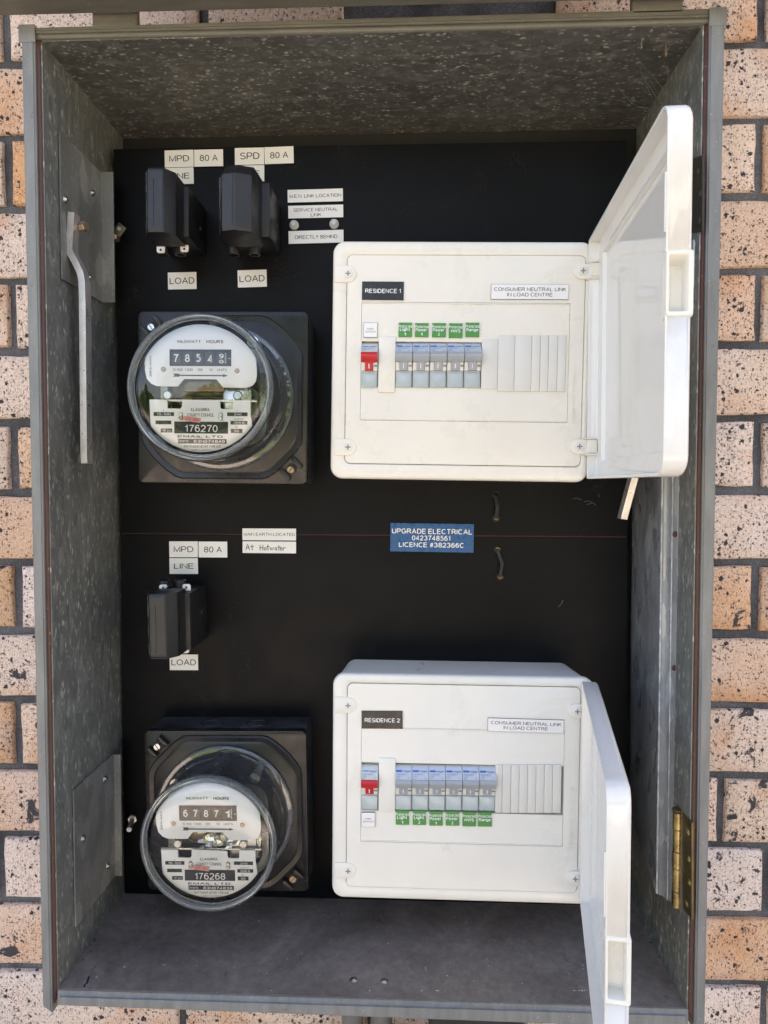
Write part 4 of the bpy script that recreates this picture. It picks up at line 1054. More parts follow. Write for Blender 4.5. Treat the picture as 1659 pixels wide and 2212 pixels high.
# ------------------------------------------------------------------ electricity meters
K = .0001178                                       # metres per reading pixel at the dial
def meter(cpx, Yb, Yglass, digits, number, serial, label, yaxis, Ypanel):
    f = Fr(cpx, (cpx[0]+100, cpx[1]+.6), Yb)
    e = empty('electricity_meter', f.m, label, 'electricity meter', 'glass domed electricity meters')
    S = .0895; back = Ypanel-Yb
    obj('base_box', rrbox(-S, S, -S, S, back, .0035, .005, .0015), M['bakeside'], e)
    obj('base_flange', rrbox(-S-.0012, S+.0012, -S-.0012, S+.0012, .009, 0, .006, .0012), M['bakelite'], e)
    # knock-outs on the top
    for x in (-.022, .030):
        q = bmesh.new(); n_ = 28
        ps = [Vector((x+.012*math.cos(2*math.pi*k/n_), back*.52+.010*math.sin(2*math.pi*k/n_), S+.0004)) for k in range(n_+1)]
        tube(ps, .0004, 5, q, False); obj('knockout_ring', q, M['bakelite'], e)
    # octagonal raised plate
    pts = []
    for k in range(96):
        a_ = 2*math.pi*k/96; ca, sa = math.cos(a_), math.sin(a_)
        r_ = min(.0975, (S-.0035)/max(abs(ca), abs(sa)))
        if (sa > .0 and ca < 0) or (sa < 0 and ca > 0):    # flats towards the two screws
            r_ = min(r_, .0965/abs((abs(ca)+abs(sa))/math.sqrt(2)))
        pts.append((r_*ca, r_*sa))
    bm = loft([at_y(pts, .004), at_y(pts, -.0030), at_y([(x*.985, z*.985) for x, z in pts], -.0040), at_y([(x*.93, z*.93) for x, z in pts], -.0034), at_y([(x*.90, z*.90) for x, z in pts], -.0046)])
    pl_ = obj('raised_plate', bm, M['bakelite'], e, 25)
    # corner fixings
    for sx, sz in ((-1, 1), (1, -1)):
        c = Vector((sx*.0745, 0, sz*.0745))
        obj('recess', disc_y(c.x, c.z, .0055, -.0008, -.0012, .0002), M['dark'], e)
        t = sx
        for dd in (-1, 1):
            q = box(-.0023, .0023, -.007, .001, -.0068, .0068, .0007)
            xform(q, Matrix.Translation((c.x+dd*.0062, 0, c.z+dd*.0062)) @ Matrix.Rotation(math.radians(-45), 4, 'Y')); obj('clip_bar', q, M['bakelite'], e)
        s_ = obj('fixing_screw', disc_y(c.x-.001, c.z-.001, .0042, .001, -.0034, .0008, 20), M['steel'] if sx < 0 else M['brass'], e)
        q = box(-.0004, .0004, -.0037, -.0034, -.0036, .0036); xform(q, Matrix.Translation((c.x-.001, 0, c.z-.001)) @ Matrix.Rotation(math.radians(35*sx), 4, 'Y')); obj('slot', q, M['dark'], s_)
    D = Yglass-Yb                                     # front of the glass (negative)
    # glass: flange, tapering wall, thick front rim, flat face
    wall_prof = [(.0758, -.004), (.0762, -.006), (.0762, -.0085), (.0748, -.010), (.0712, -.0105), (.0690, -.013), (.0678, -.020), (.0672, D+.013), (.0670, D+.009)]
    obj('glass_cover', lathe(wall_prof, seg=128), M['glasswall'], e)
    obj('front_pane', lathe([(.0632, D+.0060), (.0612, D+.0040), (.057, D+.0024), (.053, D+.0012), (.048, D+.0003), (.040, D-.0003), (.02, D-.0009), (0, D-.0010)], seg=96), M['glass'], e)
    tor = [(.0666+.0036*math.cos(a_), D+.0062+.0056*math.sin(a_)) for a_ in [2*math.pi*k/16 for k in range(16)]]
    obj('front_rim', lathe(tor, seg=128, closed=True), M['glassrim'], e)
    tor = [(.0745+.0026*math.cos(a_), -.0075+.0022*math.sin(a_)) for a_ in [2*math.pi*k/12 for k in range(12)]]
    obj('rear_rim', lathe(tor, seg=128, closed=True), M['glassrim'], e)
    # moulded lug with a sealing screw inside the glass
    # metal carcass
    obj('carcass', rrbox(-.050, .050, -.048, .040, -.006, -.020, .012, .002), M['blackplastic'], e)
    obj('side_frame', ring(rr(-.054, .054, -.052, .046, .02), rr(-.047, .047, -.045, .039, .016), -.010, -.034, .001), M['alu'], e)
    obj('coil', rrbox(-.034, .034, -.012, .020, -.02, D+.028, .004, .001), M['lam'], e)
    obj('magnet', rrbox(.018, .046, -.026, .004, -.02, D+.018, .005, .0012), M['alu'], e)
    for x, z in ((.040, .052), (.0, .062), (-.045, .045)):
        m_ = obj('inner_post', lathe([(.0055, -.004), (.005, -.03), (.0058, -.031), (.0058, -.034), (0, -.034)], (x, 0, z), 20), M['alu'] if x else M['steel'], e)
    YD = D+.0105                                      # dial plane
    def L(u, v): return ((u-665)*K-.0014, (725-v)*K)
    def R4(u0, u1, v0, v1): return (u0-665)*K-.0014, (u1-665)*K-.0014, (725-v1)*K, (725-v0)*K
    # rotor disc, horizontal
    zc_ = (725-772)*K
    q = lathe([(0, -.0004), (.047, -.0004), (.0474, 0), (.047, .0004), (0, .0004)], (0, 0, 0), 72); xform(q, Matrix.Translation((0, YD+.052, zc_)) @ Matrix.Rotation(math.pi/2, 4, 'X')); obj('rotor_disc', q, M['alu'], e)
    obj('cross_bar', box(-.052, .052, YD+.004, YD+.006, zc_-.0065, zc_-.0045, .0004), M['alu'], e)
    obj('mechanism', rrbox(*R4(500, 850, 655, 745), YD+.012, YD+.005, .003, .0008), M['lam'], e)
    for u in (380, 960): obj('bearing', disc_y(*L(u, 775), .0045, YD+.02, YD+.004, .001, 20), M['steel'], e)
    if Ypanel > -.04:                                  # crumpled silver sheets added to imitate reflections in the lower glass
        rn = random.Random(4)
        for (u0, u1, v0, v1, yy_) in ((575, 905, 655, 800, YD+.0022), (1010, 1095, 600, 930, YD+.012)):
            bm = bmesh.new(); G = [[None]*7 for _ in range(11)]
            for i_ in range(11):
                for k_ in range(7):
                    c_ = L(u0+(u1-u0)*i_/10+rn.uniform(-12, 12), v0+(v1-v0)*k_/6+rn.uniform(-9, 9)); G[i_][k_] = bm.verts.new((c_[0], yy_+rn.uniform(-.0022, .0022), c_[1]))
            for i_ in range(10):
                for k_ in range(6):
                    if (i_ in (0, 9) or k_ in (0, 5)) and rn.random() < .45: continue
                    bm.faces.new((G[i_][k_], G[i_+1][k_], G[i_+1][k_+1], G[i_][k_+1]))
            obj('reflection_foil', bm, M['reflfoil'], e, 12)
    # upper dial plate
    arc = []
    R_ = .0606; a0 = math.atan2(725-480, 215-665); a1 = math.atan2(725-480, 1118-665)
    for k in range(41): a_ = a0+(a1-a0)*k/40; arc.append((R_*math.cos(a_)-.0014, R_*math.sin(a_)))
    low_ = [L(*p) for p in ((1124, 560), (1125, 620), (1117, 665), (1090, 700), (1040, 718), (850, 716), (795, 650), (530, 650), (480, 710), (310, 708), (262, 690), (225, 650), (210, 580), (207, 520))]
    dp = obj('dial_plate', poly(arc+low_, YD+.0012, YD), M['dial'], e)
    y_ = YD-.0003
    T = lambda s, u0, u1, v0, v1, m_='softink', par=dp, b=0, rot=0, nm='lettering', yy=y_: text(s, *R4(u0, u1, v0, v1), yy, M[m_], par, b, rot, nm)
    T('KILOWATT', 478, 668, 336, 362, b=.8); T('HOURS', 715, 853, 336, 362, b=.8)
    T('10 000', 438, 520, 564, 586); T('1 000', 538, 603, 564, 586); T('100', 643, 683, 564, 586); T('10', 738, 767, 564, 586); T('UNITS', 803, 882, 564, 586)
    T('266\u00b76 r/kW.h', 246, 266, 465, 632, rot=90, b=.5)
    bm = poly([L(455, 616), L(850, 616), L(850, 609), L(890, 621), L(850, 634), L(850, 626), L(455, 626)][::-1], y_+.0001, y_-.0001)
    poly([L(440, 607), L(490, 607), L(500, 621), L(490, 632), L(440, 632), L(455, 620)][::-1], y_+.0001, y_-.00015, bm); obj('arrow', bm, M['softink'], dp)
    win = obj('register_window', ring(at_r(*R4(415, 917, 413, 545)), at_r(*R4(425, 905, 423, 535)), YD+.0006, YD-.0008, 0), M['ink'], dp)
    obj('register_back', box(*R4(417, 915, 415, 543)[:2], YD-.0002, YD-.0001, *R4(417, 915, 415, 543)[2:]), M['ink'], dp)
    for i, dgt in enumerate(digits):
        u = (470, 560, 650, 742, 838)[i]; 
        obj('digit_drum', box(*R4(u-38, u+38, 432, 530)[:2], YD-.0004, YD-.0002, *R4(u-38, u+38, 432, 530)[2:], .0001, 1), M['labelblack'], dp)
        if isinstance(dgt, tuple):
            T(dgt[0], u-18, u+18, 447, 484, 'whiteink', b=1.2, nm='numeral', yy=YD-.0005); T(dgt[1], u-18, u+18, 495, 524, 'whiteink', b=1.2, nm='numeral', yy=YD-.0005)
        else: T(dgt, u-20, u+20, 450, 514, 'whiteink', b=1.2, nm='numeral', yy=YD-.0005)
    bm = box(*R4(873, 876, 440, 525)[:2], YD-.0006, YD-.0004, *R4(873, 876, 440, 525)[2:]); box(*R4(895, 912, 482, 486)[:2], YD-.0009, YD-.0007, *R4(895, 912, 482, 486)[2:], 0, 1, bm)
    for v in range(445, 525, 10): box(*R4(862, 873, v, v+2)[:2], YD-.0006, YD-.0004, *R4(862, 873, v, v+2)[2:], 0, 1, bm)
    obj('fine_scale', bm, M['whiteink'], dp)
    for u, v in ((362, 573), (965, 582)):
        c = L(u, v); s_ = obj('dial_screw', disc_y(c[0], c[1], .0023, YD, YD-.0013, .0005, 18), M['brass'], dp)
    # lower name plate
    a0 = math.atan2(725-1020, 1080-665); a1 = math.atan2(725-1030, 250-665)
    arc = [(R_*math.cos(a0+(a1-a0)*k/40)-.0014, R_*math.sin(a0+(a1-a0)*k/40)) for k in range(41)]
    top_ = [L(*p) for p in ((245, 960), (240, 817), (388, 817), (390, 885), (495, 888), (508, 870), (510, 812), (822, 824), (824, 878), (836, 888), (926, 888), (928, 817), (1066, 817), (1068, 900))]
    np_ = obj('name_plate', poly(arc+top_, YD+.0032, YD+.0020), M['dial'], e)
    y2 = YD+.0020-.0002
    def blk(u0, u1, v0, v1, nm='black_panel'):
        a_ = R4(u0, u1, v0, v1); obj(nm, box(a_[0], a_[1], y2-.0001, y2+.0001, a_[2], a_[3]), M['ink'], np_)
    TT = lambda s, u0, u1, v0, v1, m_='softink', b=0, dy=-.0003: text(s, *R4(u0, u1, v0, v1), y2+dy, M[m_], np_, b)
    for q in ((275, 443, 917, 948), (290, 420, 985, 1015), (333, 427, 1050, 1082), (445, 888, 992, 1088), (880, 1047, 915, 945), (908, 1047, 983, 1013), (910, 1005, 1048, 1082), (475, 875, 1132, 1170)): blk(*q)
    TT('A', 350, 362, 895, 908); TT('15-100', 303, 415, 922, 943, 'whiteink'); TT('1P 2W', 352, 422, 1056, 1076, 'whiteink')
    TT('ILLAWARRA', 583, 737, 880, 910, b=.4); TT('COUNTY COUNCIL', 553, 773, 922, 953, b=.4)
    TT('V', 958, 969, 895, 907); TT('240', 935, 998, 921, 940, 'whiteink'); TT('rev/kW.h', 935, 1015, 961, 976); TT('266\u00b76', 932, 1022, 988, 1008, 'whiteink'); TT('Hz', 945, 967, 1026, 1040); TT('50', 938, 978, 1055, 1076, 'whiteink')
    TT(number, 535, 803, 1014, 1077, 'whiteink', .3); TT('EMAIL LTD.', 473, 862, 1102, 1123, b=.9)
    TT('Serial No.', 480, 565, 1138, 1160, 'whiteink'); TT(serial, 605, 862, 1138, 1165, 'whiteink', .6)
    TT('WATTHOUR METER TYPE M15', 525, 828, 1181, 1205, b=.3); TT('MADE IN AUSTRALIA', 585, 770, 1217, 1229)
    q = box(-.0083, .0083, -.0003, .0002, -.0023, .0023); c = L(592, 974); xform(q, Matrix.Translation((c[0], y2-.0003, c[1])) @ Matrix.Rotation(math.radians(7), 4, 'Y')); stk_ = obj('date_sticker', q, M['pink'], np_)
    o = text('APR 1984', *R4(535, 650, 962, 985), y2-.0008, M['redink'], np_, 0, -7)
    for u, v, m_ in ((500, 962, 'brass'), (828, 966, 'steel'), (828, 935, 'alu'), (500, 935, 'alu')):
        c = L(u, v); obj('plate_screw', disc_y(c[0], c[1], .0022, y2, y2-.0014, .0005, 18), M[m_], np_)
    return e
def at_r(x0, x1, z0, z1): return [(x1, z0), (x1, z1), (x0, z1), (x0, z0)]
meter((480.5, 859.5), -.838+.7336, -.838+.6500, ['7', '8', '5', '4', ('9', '0')], '176270', '83N074840', 'upper round glass electricity meter numbered 176270, reading 7854', 0, yp(860)+.001)
meter((489, 1752.4), -.838+.7527, -.838+.6780, ['6', '7', '8', '7', '1'], '176268', '83N074838', 'lower round glass electricity meter numbered 176268, reading 67871', 0, yp(1750)+.001)

# ------------------------------------------------------------------ consumer units
def cross_screw(parent, x, z, y, r=.0042):
    s = obj('screw', disc_y(x, z, r, y+.002, y, .0005, 28), M['white'], parent)
    q = box(-r*.62, r*.62, -.0002, .0, -r*.15, r*.15); box(-r*.15, r*.15, -.00025, .0, -r*.62, r*.62, 0, 1, q); xform(q, Matrix.Translation((x, y-.00005, z)))
    obj('cross_slot', q, M['greyink'], parent)
def consumer_unit(ref0, ref1, Yf, rect, inner, band, slot, blanks, cover, lugsL, lugsR, emb, label, Ypan):
    f = Fr(ref0, ref1, Yf); e = empty('consumer_unit', f.m, label, 'consumer unit', 'white plastic consumer units')
    x0, x1, z0, z1 = f.r(*rect); dep = Ypan-Yf
    # back box with draft
    n = 8
    def rl(i, y, r=.012): return at_y(rr(x0+i, x1-i, z0+i, z1-i, r, n), y)
    obj('back_box', loft([rl(.006, dep), rl(.004, dep*.6, .012), rl(.0015, .012, .012), rl(.0012, .0085)]), M['white'], e, 50)
    # front cover: outer rim
    ix0, ix1, iz0, iz1 = f.r(*inner, 0)
    out_ = lambda q: rr(x0+q, x1-q, z0+q, z1-q, max(.002, .012-q), n)
    inn = lambda q: rr(ix0-q, ix1+q, iz0-q, iz1+q, .006+q, n)
    bm = bmesh.new()
    loops = [at_y(out_(0), .009), at_y(out_(-.0004), .004), at_y(out_(.0004), .0012), at_y(out_(.002), .0), at_y(inn(.0010), .0006), at_y(inn(.0003), .0012), at_y(inn(0), .0026), at_y(inn(0), .009)]
    loft(loops, False, False, bm); obj('cover_rim', bm, M['white'], e, 50)
    # fascia (raised inside the rim) with the module window
    sx0, sx1, sz0, sz1 = f.r(*slot)
    bx0, bx1, bz0, bz1 = f.r(*band)
    g = .0005
    fas = ring(rr(ix0+g, ix1-g, iz0+g, iz1-g, .0055, n), rr(bx0-.0003, bx1+.0003, bz0-.0003, bz1+.0003, .0004, n), .004, .0, .0006); obj('fascia', fas, M['white'], e, 30)
    obj('fascia_backing', holed([ix0, sx0, sx1, ix1], [iz0, sz0, sz1, iz1], .0052, .0042, [(sx0, sx1, sz0, sz1)], 0), M['white'], e)
    obj('escutcheon', holed([bx0, sx0, sx1, bx1], [bz0, sz0, sz1, bz1], .004, .0003, [(sx0, sx1, sz0, sz1)], .0005), M['white'], e)
    for zz in (bz0, bz1): obj('ridge', box(bx0, bx1, -.0006, .002, zz+(.0004 if zz == bz0 else -.0014), zz+(.0014 if zz == bz0 else -.0004), .0003), M['white'], e)
    for (a_, b_, v0, v1) in blanks:
        q = f.r(a_, b_, v0, v1); obj('blanking_plate', box(q[0]+.00015, q[1]-.00015, -.0012, .006, q[2], q[3], .0003), M['blank'], e)
    q = f.r(*cover); obj('pole_filler', box(q[0], q[1], -.0016, .008, q[2], q[3], .0007), M['white'], e)
    obj('slot_back', box(sx0, sx1, .035, .036, sz0, sz1), M['dark'], e)
    for px, py in lugsL:
        c = f.l(px, py); r_ = .0085
        lg = obj('cover_lug', rrbox(f.l(722, py).x, c.x+r_, c.z-r_, c.z+r_, .004, -.0012, .0005, .0008, 8, (r_, r_, .0006, .0006)), M['white'], e)
        cross_screw(lg, c.x, c.z, -.0020)
    for px, py, hx in lugsR:
        ext_ = .012 if hx > 1280 else .001; fy_ = -.0068 if hx > 1280 else -.0040
        c = f.l(px, py); r_ = .0094; xx = f.l(hx, py).x
        lg = obj('hinge_arm', rrbox(c.x-r_, xx-.003, c.z-r_*.8, c.z+r_*.8, .004, -.0026, .0005, .0008, 8, (.0006, .0006, r_*.8, r_*.8)), M['white'], e)
        obj('hinge_wing', box(c.x+.004, xx+ext_, fy_-.0015, .003, c.z+r_*.8, c.z+r_*.8+.0014, .0005), M['white'], lg)
        obj('hinge_wing', box(c.x+.004, xx+ext_, fy_-.0015, .003, c.z-r_*.8-.0014, c.z-r_*.8, .0005), M['white'], lg)
        obj('arm_block', box(c.x+.0075, xx, fy_, -.001, c.z-r_*.62, c.z+r_*.72, .0006), M['white'], lg)
        obj('hinge_gap', box(xx-.0022, xx+.0003, fy_-.0004, -.0005, c.z-r_*.55, c.z+r_*.65), M['dark'], lg)
        cross_screw(lg, c.x, c.z, -.0034)
    a_, b_, v0, v1 = emb
    q = f.r(a_, b_, v0, v1)
    zz = q[2]; Hh = q[3]-q[2]
    tt = text(':hager vs', q[0], q[1], zz, zz+Hh*.48, -.0004, M['white'], e, 0, 90, 'moulded_lettering', .0004)
    text('IP30', q[0]+.0006, q[1]-.0002, zz+Hh*.60, zz+Hh*.80, -.0004, M['white'], e, 0, 90, 'moulded_lettering', .0003)
    text('IEC 61439', q[0]+.0014, q[1]-.0008, zz+Hh*.83, zz+Hh*1.0, -.0003, M['white'], e, 0, 90, 'moulded_lettering', .0002)
    obj('moulded_square', ring(rr(q[0], q[1], zz+Hh*.50, zz+Hh*.58, .0002, 1), rr(q[0]+.0005, q[1]-.0005, zz+Hh*.50+.0005, zz+Hh*.58-.0005, .0002, 1), .0002, -.0004, 0), M['white'], e)
    return e, f

def unit_door(parent, f, hx, hy_mid, ztop_px, zbot_px, ang, width, handle, label, Yh):
    """open lid: a tray with rounded corners, hinged on the right; parent = consumer unit"""
    H = P(hx, hy_mid, Yh); zt = P(hx, ztop_px, Yh).z; zb = P(hx, zbot_px, Yh).z
    a_ = math.radians(ang); U = Vector((-math.cos(a_), -math.sin(a_), 0)); Z = Vector((0, 0, 1)); Wv = Z.cross(U)
    m4 = Matrix(((U.x, Wv.x*.86, 0, H.x), (U.y, Wv.y*.86, 0, H.y), (0, 0, 1, 0), (0, 0, 0, 1)))
    d_ = bpy.data.objects.new('lid', None); COL.objects.link(d_); d_.parent = parent; d_.empty_display_size = .01
    d_.matrix_parent_inverse = Matrix.Identity(4); d_.matrix_local = parent.matrix_world.inverted() @ m4
    T_ = .019; n = 8
    def lp(q, y, r): return at_y(rr(q, width-q, zb+q, zt-q, 0, n, tuple(max(.0006, s-q) for s in (r, r, .004, .004))), y)
    R_ = .014
    loops = [lp(.0022, .0, R_), lp(.0004, .0, R_), lp(0, .0006, R_), lp(0, .0145, R_), lp(.0008, .017, R_), lp(.0028, .0187, R_), lp(.006, .019, R_)]
    ins = [lp(.0026, .0004, R_), lp(.0028, .0095, R_), lp(.0034, .0112, R_), lp(.0170, .0122, R_), lp(.0176, .0140, R_), lp(.0182, .0164, R_)]
    bm = loft(loops, False, True); b2 = loft([loops[0]]+ins, False, True); merge(bm, b2)
    bmesh.ops.remove_doubles(bm, verts=bm.verts, dist=1e-6)
    sh = obj('shell', bm, M['whitegloss'], d_, 40)
    # finger pull on the free edge
    z0, z1 = (P(*handle[0], handle[2]).z, P(*handle[1], handle[2]).z); z0, z1 = min(z0, z1), max(z0, z1)
    def hr(ym, yM, za, zb_, r, x): return [Vector((x, p[0], p[1])) for p in rr(ym, yM, za, zb_, r, 4)]
    X = width
    cut = bpy.data.objects.new('cutter', bpy.data.meshes.new('cutter')); bmc = box(X-.0125, X+.01, .0016, .0164, z0+.0045, z1-.0045); finish(bmc); bmc.to_mesh(cut.data); bmc.free(); COL.objects.link(cut); cut.parent = d_
    md = sh.modifiers.new('cut', 'BOOLEAN'); md.operation = 'DIFFERENCE'; md.solver = 'EXACT'; md.object = cut
    bpy.context.view_layer.update(); dg = bpy.context.evaluated_depsgraph_get()
    me2 = bpy.data.meshes.new_from_object(sh.evaluated_get(dg)); sh.modifiers.clear(); sh.data = me2; bpy.data.objects.remove(cut)
    L_ = [hr(-.0004, .0193, z0, z1, .002, X-.006), hr(-.0003, .0197, z0+.0015, z1-.0015, .002, X-.0005), hr(.0003, .0193, z0+.0025, z1-.0025, .002, X+.0007),
          hr(.0020, .0164, z0+.0042, z1-.0042, .0014, X+.0007), hr(.0024, .0158, z0+.0050, z1-.0050, .0012, X+.0), hr(.0030, .0150, z0+.0062, z1-.0085, .0010, X-.0105)]
    obj('finger_pull', loft(L_, False, True), M['white'], d_, 40)
    # small catch step on the lip
    obj('catch', box(width-.0026, width-.001, -.0012, .0004, z1+.01, zt-.045, .0004), M['white'], d_)
    return d_

Y1, Y2 = -.133, -.121
W_ = M['white']; M['white'] = plain('cream_plastic', (.80, .765, .68), .32, grime=.22, var=.035, vscale=9)  # warmer cream tone for the upper unit
u1, fu1 = consumer_unit((780, 653), (1228, 656), Y1, (717, 1277, 521, 1037), (747, 1260, 551, 1005), (780, 1228, 654, 910), (781, 1222, 738.5, 838),
    [(1039.5, 1075, 733, 840), (1075, 1111, 725, 846), (1111, 1147.5, 725, 846), (1147.5, 1166, 725, 846), (1166, 1184, 725, 846), (1184, 1203.5, 725, 846), (1203.5, 1221.5, 725, 846)],
    (817.5, 854, 727, 848), [(752, 592), (752, 966)], [(1258.5, 587, 1297), (1250.5, 965, 1291)], (1234, 1245, 800, 915), 'upper white consumer unit with its lid swung open, marked residence 1', yp(780))
M['white'] = W_
u2, fu2 = consumer_unit((780, 1574), (1217, 1583), Y2, (718.5, 1280, 1461, 1947), (749, 1251, 1480, 1922), (780, 1217, 1575, 1823), (781, 1217, 1651, 1756),
    [(1069.5, 1084.5, 1651, 1755), (1084.5, 1103, 1651, 1755), (1103, 1121, 1651, 1755), (1121, 1139, 1651, 1755), (1139, 1157, 1651, 1755), (1157, 1175, 1651, 1755), (1175, 1193, 1651, 1755), (1193, 1212, 1651, 1755)],
    (818, 854, 1637, 1753), [(752, 1523), (752, 1880)], [(1246, 1535, 1270), (1241.5, 1895, 1268)], (1228, 1240, 1700, 1838), 'lower white consumer unit with its lid hanging open, marked residence 2', yp(1700))
unit_door(u1, fu1, 1269, 780, 519, 1035, 86.4, .256, ((1465, 531), (1465, 688), -.838+.445), '', Y1-.002)
unit_door(u2, fu2, 1255, 1700, 1470, 1950, 79.8, .256, ((1330, 2012), (1330, 2168), -.838+.463), '', Y2-.004)

# stickers on the units
def stick(fr_, c, Yoff, face, lines, inkm, label, cat, group, slope=0, **k):
    x0, x1, y0, y1 = c; s = slope
    return plate('sticker' if face == 'labelgreen' else 'engraved_label', [(x0, y0), (x1, y0+s), (x1, y1+s), (x0, y1)], fr_.Y+Yoff, face, lines, inkm, label, cat, group, .0009, **k)
for (fr_, yy, n_, c, c2) in ((fu1, 'upper', '1', (781.5, 872, 608, 648), (1060, 1228, 614, 647)), (fu2, 'lower', '2', (781, 870, 1535, 1573.5), (1053, 1217.5, 1550, 1579))):
    stick(fr_, c, -.0004, 'labelblack', [('RESIDENCE '+n_, .08, .93, .38, .65)], 'whiteink', 'black label reading RESIDENCE '+n_+' on the '+yy+' consumer unit', 'label', None, .8, bold=.6, edge='labelblack')
    stick(fr_, c2, -.0004, 'labelwhite', [('CONSUMER NEUTRAL LINK', .04, .965, .2, .47), ('IN LOAD CENTRE', .21, .79, .55, .82)], 'ink', 'white label reading CONSUMER NEUTRAL LINK on the '+yy+' consumer unit', 'label', None, .8 if n_ == '1' else 5)
GL = 'green circuit stickers'
def green(fr_, c, a_, b_, unit):
    lines = [('Protected', .01, .99, .16, .37, .5)]
    if b_: lines += [(a_, .10 if a_ == 'Light' else .05, .83 if a_ == 'Light' else .88, .38, .63, .9), (b_, .42, .56, .70, .90, .9)]
    else: lines += [(a_, .16 if a_ == 'HWS' else .06, .84 if a_ == 'HWS' else .92, .40, .66, .9)]
    nth = {'1': 'first of the two ', '2': 'second of the two ', '': ''}[b_] if not (a_ == 'Light' and unit == 'upper') else ''
    nm = (a_+' '+b_).strip()
    stick(fr_, c, -.0006, 'labelgreen', lines, 'whiteink', nth+'green '+a_+' stickers of the '+unit+' consumer unit' if nth else 'green '+a_+' sticker of the '+unit+' consumer unit', 'sticker', GL, .3, edge='labelgreen')
for c, a_, b_ in (((860.5, 889.8, 697, 728), 'Light', '1'), ((896, 925.5, 698, 728), 'Power', '1'), ((933, 963, 698, 728.5), 'Power', '2'), ((969, 999, 698.5, 730), 'HWS', ''), ((1005, 1035, 697, 728), 'Range', '')):
    green(fu1, c, a_, b_, 'upper')
for c, a_, b_ in (((854.8, 884, 1749.5, 1781), 'Light', '1'), ((891.3, 920.5, 1750, 1781.5), 'Light', '2'), ((927.3, 956.3, 1752, 1783), 'Power', '1'), ((962.6, 992, 1751.5, 1783), 'Power', '2'), ((998.7, 1028.3, 1753.5, 1784.6), 'HWS', ''), ((1032.3, 1062.3, 1753.8, 1785), 'Range', '')):
    green(fu2, c, a_, b_, 'lower')
MS = [('MAIN', .27, .72, .36, .49), ('SWITCH', .13, .87, .55, .69)]
stick(fu1, (785, 815, 697, 729), -.0006, 'labelwhite', MS, 'ink', 'small white label reading MAIN SWITCH above the upper red switch', 'label', None, .4)
stick(fu2, (781, 810.5, 1754, 1785.5), -.0006, 'labelwhite', MS, 'ink', 'small white label reading MAIN SWITCH under the lower red switch', 'label', None, .3)

# ------------------------------------------------------------------ circuit breakers
def breaker_meshes():
    D = {}
    w = .0172
    def ex(prof, x0, x1, bev=.0003):
        bm = loft([[Vector((x0, y, z)) for z, y in prof], [Vector((x1, y, z)) for z, y in prof]])
        bmesh.ops.bevel(bm, geom=[e for e in bm.edges if e.calc_face_angle(0) > .3], offset=bev, segments=1, affect='EDGES'); return bm
    D['body'] = ex([(0, 0), (-.0112, -.0115), (-.0125, -.0115), (-.0215, -.0045), (-.0285, -.004), (-.0295, -.0015), (-.046, -.0015), (-.046, .03), (0, .03)], 0, w)
    D['label'] = ex([(-.0006, -.0012), (-.0108, -.0122), (-.0112, -.0116), (-.0008, -.0004)], .0004, w-.0004, .00005)
    D['lever'] = ex([(-.0112, -.0125), (-.0138, -.0145), (-.0160, -.0140), (-.0205, -.0105), (-.0205, -.004), (-.0112, -.010)], .0002, w-.0002, .0005)
    D['stem'] = ex([(-.0200, -.0102), (-.0285, -.0068), (-.0285, -.003), (-.0200, -.003)], w*.26, w*.72, .0004)
    D['cheek'] = ex([(-.0208, -.0088), (-.0287, -.0062), (-.0287, -.003), (-.0208, -.003)], .0004, w*.24, .0004)
    D['cheek2'] = ex([(-.0208, -.0088), (-.0287, -.0062), (-.0287, -.003), (-.0208, -.003)], w*.75, w-.0004, .0004)
    cv = rrbox(.0004, w-.0004, -.0458, -.0305, -.0015, -.0060, .0008, .0008, 3)
    rrbox(.0024, w-.0024, -.0436, -.0325, -.0014, -.0052, .0008, .0003, 3, None, cv)
    D['cover'] = cv
    D['ridge'] = box(.0004, w-.0004, -.0042, -.001, -.0306, -.0288, .0004)
    D['screw'] = disc_y(w/2, -.038, .0033, -.0005, -.0017, .0004, 16)
    out = {}
    for k, bm in D.items(): out[k] = bm
    return out, w
BMS, BW = breaker_meshes()
MESH = {}
def shared(key, bm, mat):
    kk = key+mat.name
    if kk not in MESH:
        b = bm.copy(); finish(b, 30); me = bpy.data.meshes.new(key); b.to_mesh(me); b.free(); me.materials.append(mat); MESH[kk] = me
    return MESH[kk]
